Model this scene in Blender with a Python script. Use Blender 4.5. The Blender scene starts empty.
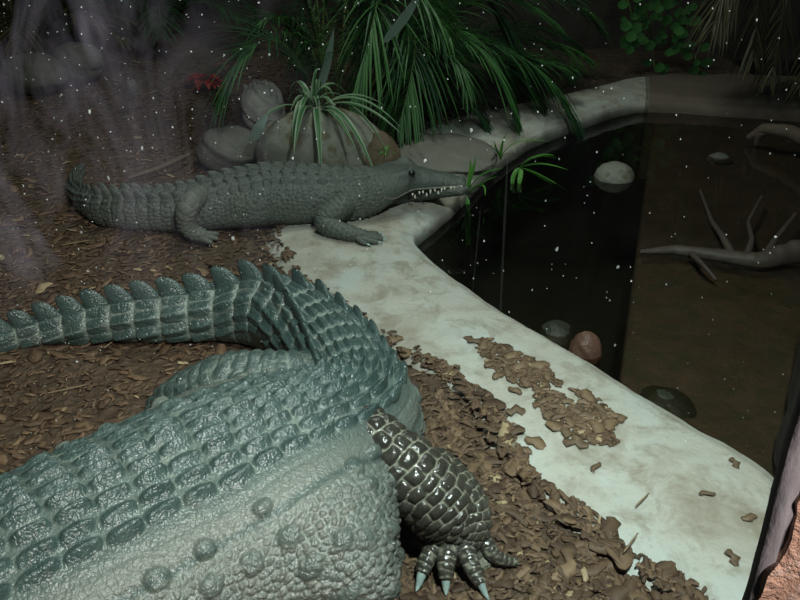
import bpy, math, random
import numpy as np
from mathutils import Vector
rng = np.random.default_rng(7); random.seed(7)
scene = bpy.context.scene
col = scene.collection

# ------------------------------------------------------------------ camera, world, lights, exposure
H, PITCH, F = 1.45, math.radians(30), 785.0
cam_d = bpy.data.cameras.new('camera'); cam = bpy.data.objects.new('camera', cam_d); col.objects.link(cam)
cam.location = (0, 0, H); cam.rotation_euler = (math.pi/2 - PITCH, 0, 0)
cam_d.sensor_fit = 'HORIZONTAL'; cam_d.sensor_width = 36.0; cam_d.lens = 36.0*F/800.0
cam_d.clip_start = 0.02; cam_d.clip_end = 60
scene.camera = cam
CP, SP = math.cos(PITCH), math.sin(PITCH)

world = bpy.data.worlds.new('world'); scene.world = world; world.use_nodes = True
bg = world.node_tree.nodes['Background']; bg.inputs[0].default_value = (0.45, 0.62, 0.62, 1); bg.inputs[1].default_value = 0.02

def area(name, loc, target, size, power, color, shape='DISK', size_y=None):
    d = bpy.data.lights.new(name, 'AREA'); d.shape = shape; d.size = size
    if size_y: d.size_y = size_y
    d.energy = power; d.color = color
    o = bpy.data.objects.new(name, d); col.objects.link(o); o.location = loc
    v = Vector(target) - Vector(loc); o.rotation_euler = v.to_track_quat('-Z', 'Y').to_euler()
    return o
fl_ = area('enclosure_front_light', (0.42, 0.60, 2.35), (0.36, 1.70, 0.0), 0.14, 25, (0.86, 1.0, 0.96)); fl_.data.spread = math.radians(98)
area('enclosure_middle_light', (-0.1, 2.6, 3.2), (0.0, 2.9, 0.0), 0.7, 17, (0.86, 1.0, 0.92))
area('enclosure_plant_light', (0.1, 3.9, 3.0), (0.35, 4.4, 0.4), 0.8, 30, (0.92, 1.0, 0.90))
area('visitor_hall_light', (0.7, -0.9, 2.7), (0.35, 0.33, 1.0), 0.35, 115, (1.0, 0.90, 0.82))
vs = scene.view_settings
vs.view_transform = 'Standard'; vs.look = 'None'; vs.gamma = 1.0; vs.use_curve_mapping = False; vs.exposure = 0.0

# ------------------------------------------------------------------ helpers
def ray(px, py):
    u, v = (px-400)/F, (py-300)/F
    return np.array([u, CP - v*SP, -SP - v*CP])
def at(px, py, z=0.0):                      # the point of height z seen at a place of the photo
    d = ray(px, py); t = (z-H)/d[2]
    return np.array([0, 0, H]) + t*d
def atY(px, py, y):                         # the point at distance y
    d = ray(px, py); t = y/d[1]
    return np.array([0, 0, H]) + t*d

def vhash(ix, iy, iz=0, seed=0):
    n = (ix.astype(np.int64)*374761393 + iy.astype(np.int64)*668265263 + np.asarray(iz).astype(np.int64)*2147483647 + seed*974634777) & 0xffffffff
    n = ((n ^ (n >> 13)) * 1274126177) & 0xffffffff
    n = ((n ^ (n >> 15)) * 2246822519) & 0xffffffff
    return ((n ^ (n >> 16)) & 0xffffff) / float(0xffffff)
def vnoise2(x, y, seed=0):
    x, y = np.broadcast_arrays(np.asarray(x, float), np.asarray(y, float))
    ix, iy = np.floor(x), np.floor(y); fx, fy = x-ix, y-iy
    fx = fx*fx*(3-2*fx); fy = fy*fy*(3-2*fy)
    a = vhash(ix, iy, 0, seed); b = vhash(ix+1, iy, 0, seed); c = vhash(ix, iy+1, 0, seed); d = vhash(ix+1, iy+1, 0, seed)
    return (a*(1-fx)+b*fx)*(1-fy) + (c*(1-fx)+d*fx)*fy
def fbm(x, y, oct=4, seed=0):
    s, a, t = 0, 1.0, 0
    for k in range(oct):
        s = s + a*(vnoise2(x, y, seed+k)-0.5); t += a; a *= 0.5; x = np.asarray(x)*2.03+3.1; y = np.asarray(y)*2.03+1.7
    return 2*s/t
def cells(x, y, seed=0, jit=0.85):          # distances to the nearest two jittered cell centres
    ix, iy = np.floor(x), np.floor(y)
    f1 = np.full(x.shape, 9.0); f2 = np.full(x.shape, 9.0); idv = np.zeros(x.shape)
    for dx in (-1, 0, 1):
        for dy in (-1, 0, 1):
            cx, cy = ix+dx, iy+dy
            px = cx+0.5+jit*(vhash(cx, cy, 0, seed)-0.5); py = cy+0.5+jit*(vhash(cx, cy, 0, seed+11)-0.5)
            d = np.hypot(x-px, y-py); h = vhash(cx, cy, 0, seed+23)
            m = d < f1
            f2 = np.where(m, f1, np.minimum(f2, d)); idv = np.where(m, h, idv); f1 = np.where(m, d, f1)
    return f1, f2, idv
def sstep(a, b, x):
    t = np.clip((np.asarray(x, float)-a)/(b-a), 0, 1); return t*t*(3-2*t)

class MB:
    def __init__(s): s.v = []; s.q = []; s.t = []; s.n = 0; s.at = {}; s.mi = []; s.mt = []
    def add(s, v, quads=None, tris=None, mat=0, **attr):
        v = np.asarray(v, float).reshape(-1, 3)
        for k in set(s.at) | set(attr):
            a = attr.get(k, 0.0); a = np.full(len(v), a, float) if np.isscalar(a) else np.asarray(a, float).ravel()
            s.at.setdefault(k, [np.zeros(s.n)]) if s.n else s.at.setdefault(k, [])
            s.at[k].append(a)
        s.v.append(v)
        if quads is not None and len(quads):
            s.q.append(np.asarray(quads, int)+s.n); s.mi.append(np.full(len(quads), mat))
        if tris is not None and len(tris):
            s.t.append(np.asarray(tris, int)+s.n); s.mt.append(np.full(len(tris), mat))
        s.n += len(v); return s
    def grid(s, P, close_v=False, close_u=False, cap0=False, cap1=False, flip=False, mat=0, **attr):
        n, m = P.shape[:2]
        I = np.arange(n*m).reshape(n, m)
        if close_v: I = np.concatenate([I, I[:, :1]], 1)
        if close_u: I = np.concatenate([I, I[:1]], 0)
        q = np.stack([I[:-1, :-1], I[:-1, 1:], I[1:, 1:], I[1:, :-1]], -1).reshape(-1, 4)
        if flip: q = q[:, ::-1]
        V = P.reshape(-1, 3); tr = []
        attr = {k: (a if np.isscalar(a) else np.asarray(a, float).ravel()) for k, a in attr.items()}
        extra = []
        for cap, row in ((cap0, 0), (cap1, n-1)):
            if cap:
                c = n*m+len(extra); extra.append(P[row].mean(0)); r = np.arange(row*m, row*m+m); r2 = np.roll(r, -1)
                t = np.stack([r, np.full(m, c), r2], -1)
                if row: t = t[:, ::-1]
                if not flip: t = t[:, ::-1]
                tr.append(t[:, ::-1])
        if extra:
            V = np.concatenate([V, np.array(extra)])
            attr = {k: (a if np.isscalar(a) else np.concatenate([a, np.full(len(extra), a.mean())])) for k, a in attr.items()}
        return s.add(V, q, np.concatenate(tr) if tr else None, mat=mat, **attr)
    def build(s, name, mats, parent=None, smooth=True, loc=None):
        me = bpy.data.meshes.new(name)
        V = np.concatenate(s.v).astype(np.float32)
        if loc is not None: V = V - np.asarray(loc, np.float32)
        Q = np.concatenate(s.q) if s.q else np.zeros((0, 4), int); T = np.concatenate(s.t) if s.t else np.zeros((0, 3), int)
        me.vertices.add(len(V)); me.vertices.foreach_set('co', V.ravel())
        me.loops.add(Q.size+T.size); me.loops.foreach_set('vertex_index', np.concatenate([Q.ravel(), T.ravel()]).astype(np.int32))
        me.polygons.add(len(Q)+len(T))
        me.polygons.foreach_set('loop_start', np.concatenate([np.arange(len(Q))*4, Q.size+np.arange(len(T))*3]).astype(np.int32))
        mi = np.concatenate([np.concatenate(s.mi) if s.mi else np.zeros(0), np.concatenate(s.mt) if s.mt else np.zeros(0)]).astype(np.int32)
        me.polygons.foreach_set('material_index', mi)
        me.polygons.foreach_set('use_smooth', np.full(len(Q)+len(T), smooth))
        me.update(calc_edges=True); me.validate()
        for k, a in s.at.items():
            A = me.attributes.new(k, 'FLOAT', 'POINT'); A.data.foreach_set('value', np.concatenate(a).astype(np.float32))
        for m in (mats if isinstance(mats, (list, tuple)) else [mats]): me.materials.append(m)
        o = bpy.data.objects.new(name, me); col.objects.link(o)
        if parent is not None: o.parent = parent
        if loc is not None: o.location = loc
        return o
def empty(name, loc=(0, 0, 0)):
    o = bpy.data.objects.new(name, None); col.objects.link(o); o.location = loc; o.empty_display_size = 0.05; return o
def tag(o, label, cat, group=None, kind=None):
    o['label'] = label
    if cat: o['category'] = cat
    if group: o['group'] = group
    if kind: o['kind'] = kind
    return o
def struct(o, label=None):
    o['kind'] = 'structure'
    if label: o['label'] = label
    return o

def resample(pts, n, sigma=0.0, hold=True):  # pts: (k, c), first 3 channels are a place; even steps along the length, smoothed
    P = np.asarray(pts, float); L = np.r_[0, np.cumsum(np.linalg.norm(np.diff(P[:, :3], axis=0), axis=1))]
    s = np.linspace(0, L[-1], n); R = np.stack([np.interp(s, L, P[:, c]) for c in range(P.shape[1])], 1)
    if sigma > 0:
        ds = L[-1]/(n-1); k = int(max(1, 3*sigma/ds)); w = np.exp(-0.5*(np.arange(-k, k+1)*ds/sigma)**2); w /= w.sum()
        a0 = 2*R[0]-R[1:k+1][::-1]; a1 = 2*R[-1]-R[-k-1:-1][::-1]
        if len(a0) == k and len(a1) == k:
            E = np.concatenate([a0, R, a1]); R = np.stack([np.convolve(E[:, c], w, 'valid') for c in range(P.shape[1])], 1)
    L2 = np.r_[0, np.cumsum(np.linalg.norm(np.diff(R[:, :3], axis=0), axis=1))]
    return R, L2
def unit(a): return a/np.maximum(np.linalg.norm(a, axis=-1, keepdims=True), 1e-9)
def grid_normals(P, closed=True):
    du = np.gradient(P, axis=0)
    dv = (np.roll(P, -1, 1)-np.roll(P, 1, 1)) if closed else np.gradient(P, axis=1)
    return unit(np.cross(dv, du))
def tube_grid(pts, n, m, sigma=0.0, up=(0, 0, 1), squash=1.0):   # pts (x,y,z,r); returns P (n,m,3), s (n,), theta (m,)
    R, L = resample(pts, n, sigma); T = unit(np.gradient(R[:, :3], axis=0)); up = np.array(up, float)
    A = unit(np.cross(T, up)); B = unit(np.cross(A, T)); th = np.linspace(0, 2*math.pi, m, endpoint=False)
    r = R[:, 3][:, None, None]
    P = R[:, None, :3] + r*(np.cos(th)[None, :, None]*A[:, None]) + r*squash*(np.sin(th)[None, :, None]*B[:, None])
    return P, L, th, R
def outward(P):
    N = grid_normals(P); C = P.mean(1, keepdims=True)
    return N*np.sign(np.mean(np.sum(N*(P-C), -1)))
def blob(c, r, n=18, m=28, amp=0.15, freq=2.0, seed=0, flat=None):
    th = np.linspace(1e-3, math.pi-1e-3, n); ph = np.linspace(0, 2*math.pi, m, endpoint=False)
    D = np.stack([np.sin(th)[:, None]*np.cos(ph), np.sin(th)[:, None]*np.sin(ph), np.cos(th)[:, None]+0*ph], -1)
    nz = fbm(D[..., 0]*freq+7.3+D[..., 2]*1.3*freq, D[..., 1]*freq+2.1-D[..., 2]*0.7*freq, 4, seed)
    P = D*np.array(r)*(1+amp*nz)[..., None]
    if flat is not None: P[..., 2] = np.maximum(P[..., 2], flat)
    return P+np.array(c)

# ------------------------------------------------------------------ materials
class NT:
    def __init__(s, name):
        s.m = bpy.data.materials.new(name); s.m.use_nodes = True; s.t = s.m.node_tree; s.t.nodes.clear()
        s.out = s.n('ShaderNodeOutputMaterial')
    def n(s, typ, **kw):
        x = s.t.nodes.new(typ)
        for k, v in kw.items(): setattr(x, k, v)
        return x
    def l(s, a, b): s.t.links.new(a, b)
    def val(s, sock, v):
        if hasattr(v, 'is_output'): s.l(v, sock)
        else: sock.default_value = v
    def mix(s, f, a, b, blend='MIX'):
        x = s.n('ShaderNodeMix', data_type='RGBA', blend_type=blend); s.val(x.inputs[0], f)
        for i, c in ((6, a), (7, b)): s.val(x.inputs[i], c if hasattr(c, 'is_output') else (*c, 1))
        return x.outputs[2]
    def math(s, op, a, b=0.0, c=None, clamp=False):
        x = s.n('ShaderNodeMath', operation=op, use_clamp=clamp); s.val(x.inputs[0], a); s.val(x.inputs[1], b)
        if c is not None: s.val(x.inputs[2], c)
        return x.outputs[0]
    def ramp(s, f, stops):
        x = s.n('ShaderNodeValToRGB'); s.l(f, x.inputs[0]); e = x.color_ramp.elements
        while len(e) < len(stops): e.new(0.5)
        for k, (p, c) in enumerate(stops):
            e[k].position = p; e[k].color = (*c, 1) if len(c) == 3 else c
        return x.outputs[0]
    def coord(s, scale=(1, 1, 1), which='Object'):
        c = s.n('ShaderNodeTexCoord'); mp = s.n('ShaderNodeMapping'); mp.inputs['Scale'].default_value = scale
        s.l(c.outputs[which], mp.inputs[0]); return mp.outputs[0]
    def noise(s, scale, detail=4, rough=0.55, co=None, dist=0.0):
        x = s.n('ShaderNodeTexNoise'); x.inputs['Scale'].default_value = scale; x.inputs['Detail'].default_value = detail
        x.inputs['Roughness'].default_value = rough; x.inputs['Distortion'].default_value = dist
        s.l(co if co is not None else s.coord(), x.inputs['Vector']); return x.outputs[0]
    def voro(s, scale, feature='F1', co=None, out=0):
        x = s.n('ShaderNodeTexVoronoi', feature=feature); x.inputs['Scale'].default_value = scale
        s.l(co if co is not None else s.coord(), x.inputs['Vector']); return x.outputs[out]
    def attr(s, name):
        x = s.n('ShaderNodeAttribute', attribute_name=name); return x.outputs['Fac']
    def bump(s, h, strength=0.5, dist=0.01, normal=None):
        x = s.n('ShaderNodeBump'); x.inputs['Strength'].default_value = strength; x.inputs['Distance'].default_value = dist
        s.l(h, x.inputs['Height'])
        if normal is not None: s.l(normal, x.inputs['Normal'])
        return x.outputs[0]
    def bsdf(s, color, rough=0.6, normal=None, spec=0.5, **kw):
        x = s.n('ShaderNodeBsdfPrincipled')
        s.val(x.inputs['Base Color'], color if hasattr(color, 'is_output') else (*color, 1)); s.val(x.inputs['Roughness'], rough)
        s.val(x.inputs['Specular IOR Level'], spec)
        for k, v in kw.items(): s.val(x.inputs[k], v)
        if normal is not None: s.l(normal, x.inputs['Normal'])
        return x
    def done(s, shader):
        s.l(shader if hasattr(shader, 'is_output') else shader.outputs[0], s.out.inputs[0]); return s.m

def mat_skin(name, dark, mid, light, brown, fine=1.0, rough=0.36, bump=.55):
    k = NT(name); co = k.coord()
    n1 = k.noise(9, 5, 0.6, co); n2 = k.noise(60, 4, 0.65, co)
    crease = k.attr('crease'); zone = k.attr('zone')
    n3 = k.noise(24, 4, .7, co); base = k.mix(n1, dark, mid); base = k.mix(k.ramp(n3, [(.42, (0, 0, 0)), (.62, (.75, .75, .75))]), base, dark); base = k.mix(k.math('MULTIPLY', k.ramp(k.noise(13, 3, .6, co, .5), [(.60, (0, 0, 0)), (.70, (1, 1, 1))]), .35), base, tuple(x*1.2 for x in brown)); base = k.mix(k.math('MULTIPLY', n2, 0.55), base, mid)
    base = k.mix(k.math('MULTIPLY', zone, 0.75), base, brown)
    base = k.mix(k.math('MULTIPLY', crease, k.math('ADD', 0.35, k.math('MULTIPLY', n2, 0.6)), clamp=True), base, light)
    v = k.voro(150*fine, 'F1', co); v2 = k.voro(60*fine, 'DISTANCE_TO_EDGE', co)
    hgt = k.math('ADD', k.math('MULTIPLY', v, -0.5), k.math('MULTIPLY', n2, 1.3))
    hgt = k.math('ADD', hgt, k.math('MULTIPLY', k.math('MINIMUM', v2, 0.12), 2.0))
    nb = k.bump(hgt, bump, 0.006)
    r = k.math('ADD', rough, k.math('MULTIPLY', zone, 0.14)); r = k.math('ADD', r, k.math('MULTIPLY', n1, 0.15))
    return k.done(k.bsdf(base, r, nb, 0.55))
M = {}
M['skin'] = mat_skin('wet_scaly_skin', (.018, .036, .033), (.066, .105, .097), (.21, .25, .215), (.135, .136, .113), rough=.22)
M['legskin'] = mat_skin('shiny_leg_scales', (.016, .016, .013), (.058, .055, .043), (.34, .34, .26), (.10, .10, .08), 0.8, 0.13, .22)
M['farskin'] = mat_skin('dull_scaly_skin', (.032, .043, .036), (.07, .088, .073), (.125, .142, .118), (.10, .112, .09), 0.8, 0.5)

k = NT('claw_horn'); M['claw'] = k.done(k.bsdf(k.mix(k.noise(30, 3), (.16, .24, .23), (.42, .52, .47)), 0.25))
k = NT('tooth_ivory'); M['tooth'] = k.done(k.bsdf((.75, .73, .62), 0.35))
k = NT('pale_lip'); M['lip'] = k.done(k.bsdf(k.mix(k.noise(60, 4), (.07, .075, .06), (.22, .215, .17)), .5))
k = NT('eye_dark'); M['eye'] = k.done(k.bsdf((.008, .009, .007), 0.06))

k = NT('concrete_rim'); co = k.coord()
n1 = k.noise(2.6, 6, 0.65, co, 0.6); n2 = k.noise(9, 6, 0.7, co, 0.4); n3 = k.noise(70, 4, 0.6, co)
c = k.ramp(n1, [(.30, (.27, .24, .185)), (.50, (.40, .395, .34)), (.72, (.42, .48, .445))])
c = k.mix(k.math('MULTIPLY', k.ramp(n2, [(.48, (0, 0, 0)), (.66, (1, 1, 1))]), .8), c, (.20, .165, .115))
c = k.mix(k.math('MULTIPLY', n3, .3), c, (.30, .31, .27))
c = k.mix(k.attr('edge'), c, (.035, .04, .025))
M['concrete'] = k.done(k.bsdf(c, 0.6, k.bump(k.math('ADD', k.math('MULTIPLY', n2, .6), n3), .35, .01), .35))

k = NT('mulch_soil'); co = k.coord()
n1 = k.noise(5, 5, .6, co); v = k.voro(32, 'F1', co, 1); vd = k.voro(32, 'F1', co)
c = k.mix(n1, (.040, .026, .016), (.10, .068, .042)); c = k.mix(.5, c, k.mix(k.math('MULTIPLY', v, 1.0), (.03, .02, .013), (.125, .088, .055)))
M['soil'] = k.done(k.bsdf(c, .8, k.bump(k.math('ADD', vd, k.noise(50, 4, .6, co)), .8, .02), .3))
def mat_wood(name, cols, rough=.7, spec=.3):
    k = NT(name); co = k.coord(); oi = k.n('ShaderNodeObjectInfo'); a = k.attr('tone')
    c = k.ramp(a, cols); c = k.mix(k.math('MULTIPLY', k.noise(60, 4, .6, co), .6), c, tuple(.45*x for x in cols[0][1]))
    return k.done(k.bsdf(c, rough, k.bump(k.noise(90, 3, .6, co), .5, .004), spec))
M['chip'] = mat_wood('bark_chips', [(0, (.060, .037, .022)), (.45, (.125, .080, .047)), (.8, (.20, .130, .075)), (.97, (.26, .175, .10)), (1, (.42, .33, .19))], .6, .3)
M['loosechip'] = mat_wood('loose_bark', [(0, (.12, .080, .048)), (.7, (.20, .138, .08)), (.9, (.24, .15, .07)), (1, (.55, .50, .30))], .55, .35)
M['twig'] = mat_wood('twig_wood', [(0, (.10, .075, .05)), (1, (.36, .27, .15))], .6)
M['wetroot'] = mat_wood('wet_root', [(0, (.04, .032, .024)), (1, (.085, .068, .052))], .5)
M['driftwood'] = mat_wood('pale_driftwood', [(0, (.07, .052, .038)), (1, (.15, .115, .085))], .7)

def mat_rock(name, a, b, scale=6, rough=.7, bump=.5, c3=None):
    k = NT(name); co = k.coord(); n1 = k.noise(scale, 6, .65, co, .4); n2 = k.noise(scale*7, 5, .65, co)
    c = k.mix(n1, a, b)
    if c3: c = k.mix(k.ramp(k.noise(scale*1.7, 4, .6, co), [(.50, (0, 0, 0)), (.62, (1, 1, 1))]), c, c3)
    return k.done(k.bsdf(c, rough, k.bump(k.math('ADD', n1, k.math('MULTIPLY', n2, .5)), bump, .02), .35))
M['boulder'] = mat_rock('mossy_grey_boulder', (.11, .115, .09), (.25, .255, .21), 7, .75, .5, (.12, .105, .065))
M['slabrock'] = mat_rock('dull_grey_slab', (.10, .098, .08), (.18, .175, .15), 6)
M['brownrock'] = mat_rock('brown_stained_rock', (.07, .045, .025), (.15, .115, .075), 7)
M['paleroc'] = mat_rock('pale_quartz_rock', (.30, .29, .26), (.62, .60, .55), 9, .6)
M['greyrock'] = mat_rock('dark_grey_rock', (.06, .062, .052), (.13, .13, .11), 8)
M['redrock'] = mat_rock('reddish_wet_stone', (.06, .03, .02), (.15, .082, .055), 9, .35)
M['algae'] = mat_rock('algae_stone', (.012, .015, .008), (.032, .036, .02), 8, .5)
M['reflbrown'] = mat_rock('reflected_wall_brown', (.020, .016, .011), (.13, .094, .066), 9, .8, 1.0, (.05, .05, .03))  # brown of a reflected wall, given to the added shelf
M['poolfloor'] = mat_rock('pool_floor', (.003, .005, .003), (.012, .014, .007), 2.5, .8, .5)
M['darkwall'] = mat_rock('dark_cave_wall', (.016, .014, .010), (.042, .036, .026), 3, .85, .8)
M['farledge_shaded'] = mat_rock('shaded_far_ledge', (.09, .07, .05), (.17, .14, .105), 5, .8)  # far stretch of the rim, its dimmer light put into a darker brown
M['pinkrock'] = mat_rock('pink_moulded_rock', (.30, .16, .11), (.62, .40, .31), 26, .85, 1.0, (.58, .42, .36))
k = NT('rubber_gasket'); co = k.coord((1, 1, .25)); M['rubber'] = k.done(k.bsdf(k.mix(k.noise(90, 5, .6, co), (.09, .085, .098), (.25, .23, .25)), .6, k.bump(k.noise(140, 4, .6, co), .5, .003)))

k = NT('pool_water'); co = k.coord()
tr = k.n('ShaderNodeBsdfTransparent'); tr.inputs[0].default_value = (.68, .64, .55, 1)
gl = k.n('ShaderNodeBsdfGlossy'); gl.inputs['Roughness'].default_value = .03; gl.inputs[0].default_value = (1, 1, 1, 1)
fr = k.n('ShaderNodeFresnel'); fr.inputs[0].default_value = 1.33
nb = k.bump(k.noise(7, 3, .5, co), .05, .02); k.l(nb, gl.inputs['Normal']); k.l(nb, fr.inputs['Normal'])
mx = k.n('ShaderNodeMixShader'); k.l(fr.outputs[0], mx.inputs[0]); k.l(tr.outputs[0], mx.inputs[1]); k.l(gl.outputs[0], mx.inputs[2])
M['water'] = k.done(mx)

# window glass: clear pane with dried smudges and water marks on it
k = NT('window_glass'); co = k.coord()
tr = k.n('ShaderNodeBsdfTransparent'); tr.inputs[0].default_value = (.97, .985, .98, 1)
gl = k.n('ShaderNodeBsdfGlossy'); gl.inputs['Roughness'].default_value = 0.0
m1 = k.n('ShaderNodeMixShader'); m1.inputs[0].default_value = .035; k.l(tr.outputs[0], m1.inputs[1]); k.l(gl.outputs[0], m1.inputs[2])
sp = k.n('ShaderNodeSeparateXYZ'); k.l(co, sp.inputs[0])
wx = k.n('ShaderNodeMapRange', interpolation_type='SMOOTHSTEP'); k.l(sp.outputs[0], wx.inputs[0]); wx.inputs[1].default_value = -.02; wx.inputs[2].default_value = -.21
wz = k.n('ShaderNodeMapRange', interpolation_type='SMOOTHSTEP'); k.l(sp.outputs[2], wz.inputs[0]); wz.inputs[1].default_value = 1.22; wz.inputs[2].default_value = 1.34
smear = k.ramp(k.noise(16, 4, .6, k.coord((1.6, 1, .7)), 1.4), [(.40, (0, 0, 0)), (.80, (1, 1, 1))])
spots = k.ramp(k.noise(38, 2, .5, k.coord((1, 1, .5))), [(.62, (0, 0, 0)), (.74, (1, 1, 1))])
f = k.math('ADD', k.math('MULTIPLY', smear, .24), k.math('MULTIPLY', spots, .26))
wl = k.n('ShaderNodeMapRange', interpolation_type='SMOOTHSTEP'); k.l(sp.outputs[0], wl.inputs[0]); wl.inputs[1].default_value = -.42; wl.inputs[2].default_value = -.27; wl.inputs[3].default_value = .22
f = k.math('MULTIPLY', k.math('MULTIPLY', f, wl.outputs[0]), k.math('MULTIPLY', wx.outputs[0], wz.outputs[0]))
f = k.math('ADD', f, k.math('MULTIPLY', smear, .003))
df = k.n('ShaderNodeBsdfDiffuse'); df.inputs[0].default_value = (.50, .50, .66, 1)
tl = k.n('ShaderNodeBsdfTranslucent'); tl.inputs[0].default_value = (.50, .50, .66, 1)
ad = k.n('ShaderNodeMixShader'); ad.inputs[0].default_value = .5; k.l(df.outputs[0], ad.inputs[1]); k.l(tl.outputs[0], ad.inputs[2])
m2 = k.n('ShaderNodeMixShader'); k.l(f, m2.inputs[0]); k.l(m1.outputs[0], m2.inputs[1]); k.l(ad.outputs[0], m2.inputs[2])
M['glass'] = k.done(m2)
k = NT('dust_specks'); df = k.n('ShaderNodeBsdfDiffuse'); df.inputs[0].default_value = (.72, .85, .86, 1)
tl = k.n('ShaderNodeBsdfTranslucent'); tl.inputs[0].default_value = (.72, .85, .86, 1)
ad = k.n('ShaderNodeMixShader'); ad.inputs[0].default_value = .6; k.l(df.outputs[0], ad.inputs[1]); k.l(tl.outputs[0], ad.inputs[2])
tr = k.n('ShaderNodeBsdfTransparent'); m2 = k.n('ShaderNodeMixShader'); k.l(k.attr('tone'), m2.inputs[0]); k.l(tr.outputs[0], m2.inputs[1]); k.l(ad.outputs[0], m2.inputs[2])
M['dust'] = k.done(m2)

def mat_leaf(name, a, b, stripe=None, rough=.45):
    k = NT(name); c = k.mix(k.attr('tone'), a, b)
    if stripe: c = k.mix(k.attr('stripe'), c, stripe)
    p = k.bsdf(c, rough, None, .4); t = k.n('ShaderNodeBsdfTranslucent'); k.l(c, t.inputs[0])
    m = k.n('ShaderNodeMixShader'); m.inputs[0].default_value = .3; k.l(p.outputs[0], m.inputs[1]); k.l(t.outputs[0], m.inputs[2])
    return k.done(m)
M['palm'] = mat_leaf('palm_leaf', (.012, .050, .016), (.065, .195, .045))
M['palmdark'] = mat_leaf('dark_palm_leaf', (.012, .045, .014), (.035, .12, .03))
M['dead'] = mat_leaf('dead_palm_leaf', (.045, .05, .022), (.13, .115, .055))
M['rachis'] = mat_leaf('palm_stem', (.06, .13, .035), (.17, .22, .07))
M['spider'] = mat_leaf('variegated_leaf', (.03, .12, .035), (.05, .15, .05), (.22, .31, .20))
M['fresh'] = mat_leaf('fresh_leaf', (.05, .20, .03), (.13, .36, .06))
M['vine'] = mat_leaf('vine_leaf', (.03, .11, .03), (.07, .24, .06))
M['paleleaf'] = mat_leaf('pale_leaf', (.20, .30, .25), (.38, .50, .42))
M['red'] = mat_leaf('red_leaf', (.28, .015, .012), (.55, .04, .03))
M['dry'] = mat_leaf('dry_grass', (.14, .10, .05), (.30, .22, .11))

# ------------------------------------------------------------------ the setting
WATER = -0.09
Lpx = [(850, 800), (735, 650), (690, 604), (645, 572), (600, 540), (556, 506), (520, 470), (494, 434), (480, 404), (452, 372), (400, 352), (335, 306), (300, 275), (268, 240), (300, 205), (360, 172), (405, 140), (465, 115), (520, 104), (580, 92), (634, 76), (720, 74), (800, 76), (900, 82)]
Rpx = [(900, 600), (800, 500), (785, 484), (768, 466), (735, 444), (690, 420), (640, 390), (612, 372), (585, 354), (540, 330), (500, 306), (470, 286), (430, 257), (409, 236), (415, 226), (434, 212), (462, 189), (492, 158), (528, 134), (570, 119), (637, 96), (720, 102), (800, 107), (900, 112)]
def poly3(px): return np.array([at(x, y, 0.0) for x, y in px])
Lw, Rw = poly3(Lpx), poly3(Rpx)
def even(P, n, sig):
    R, _ = resample(P, n, sig); return R
NR = 420
KN = len(Lw)
tt = np.linspace(0, KN-1, NR)
def by_knot(P):                              # both sides advance together, knot by knot
    Q = np.stack([np.interp(tt, np.arange(KN), P[:, c]) for c in range(3)], 1)
    w = np.exp(-0.5*(np.arange(-14, 15)/5.0)**2); w /= w.sum()
    E = np.concatenate([np.repeat(Q[:1], 14, 0), Q, np.repeat(Q[-1:], 14, 0)])
    return np.stack([np.convolve(E[:, c], w, 'valid') for c in range(3)], 1)
Lc, Rc = by_knot(Lw), by_knot(Rw)
def rim_mesh(i0, i1):
    L, R = Lc[i0:i1], Rc[i0:i1]; q = np.linspace(-0.35, 1, 60)
    P = L[:, None]*(1-q)[None, :, None] + R[:, None]*q[None, :, None]
    qq = np.clip(q, 0, 1)
    z = 0.035*np.sin(np.pi*np.clip(0.15+0.72*qq, 0, 1)) - 0.012 + 0*P[..., 0]
    z = z - 0.022*sstep(.9, 1.0, q)[None, :] - .10*sstep(.02, -.30, q)[None, :]
    P[..., 2] = z + 0.010*fbm(P[..., 0]*3, P[..., 1]*3, 4, 5) + 0.004*fbm(P[..., 0]*14, P[..., 1]*14, 3, 9)
    out = unit((R-L)*np.array([1, 1, 0]))
    E = P[:, -1]; rows = []
    for dx, dz in ((.008, -.006), (.016, -.018), (.020, -.034), (.021, -.055), (.019, -.08), (.015, -.12), (.01, -.2), (.0, -.35), (-.01, -.6)):
        r = E + out*dx*(1+.5*fbm(E[:, :1]*9, E[:, 1:2]*9, 3, 3)); r[:, 2] = E[:, 2]+dz; rows.append(r)
    P = np.concatenate([P, np.stack(rows, 1)], 1)
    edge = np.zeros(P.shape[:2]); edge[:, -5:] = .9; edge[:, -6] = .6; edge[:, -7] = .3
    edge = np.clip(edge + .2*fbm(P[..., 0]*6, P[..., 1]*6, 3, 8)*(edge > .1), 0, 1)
    return MB().grid(P, flip=True, edge=edge)
KF = int(NR*20.2/(KN-1))
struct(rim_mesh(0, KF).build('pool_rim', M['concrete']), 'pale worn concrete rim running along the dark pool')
struct(rim_mesh(KF-2, NR).build('trim_1', M['farledge_shaded']), 'ledge along the far end of the pool, its shade painted in as darker brown')

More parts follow.
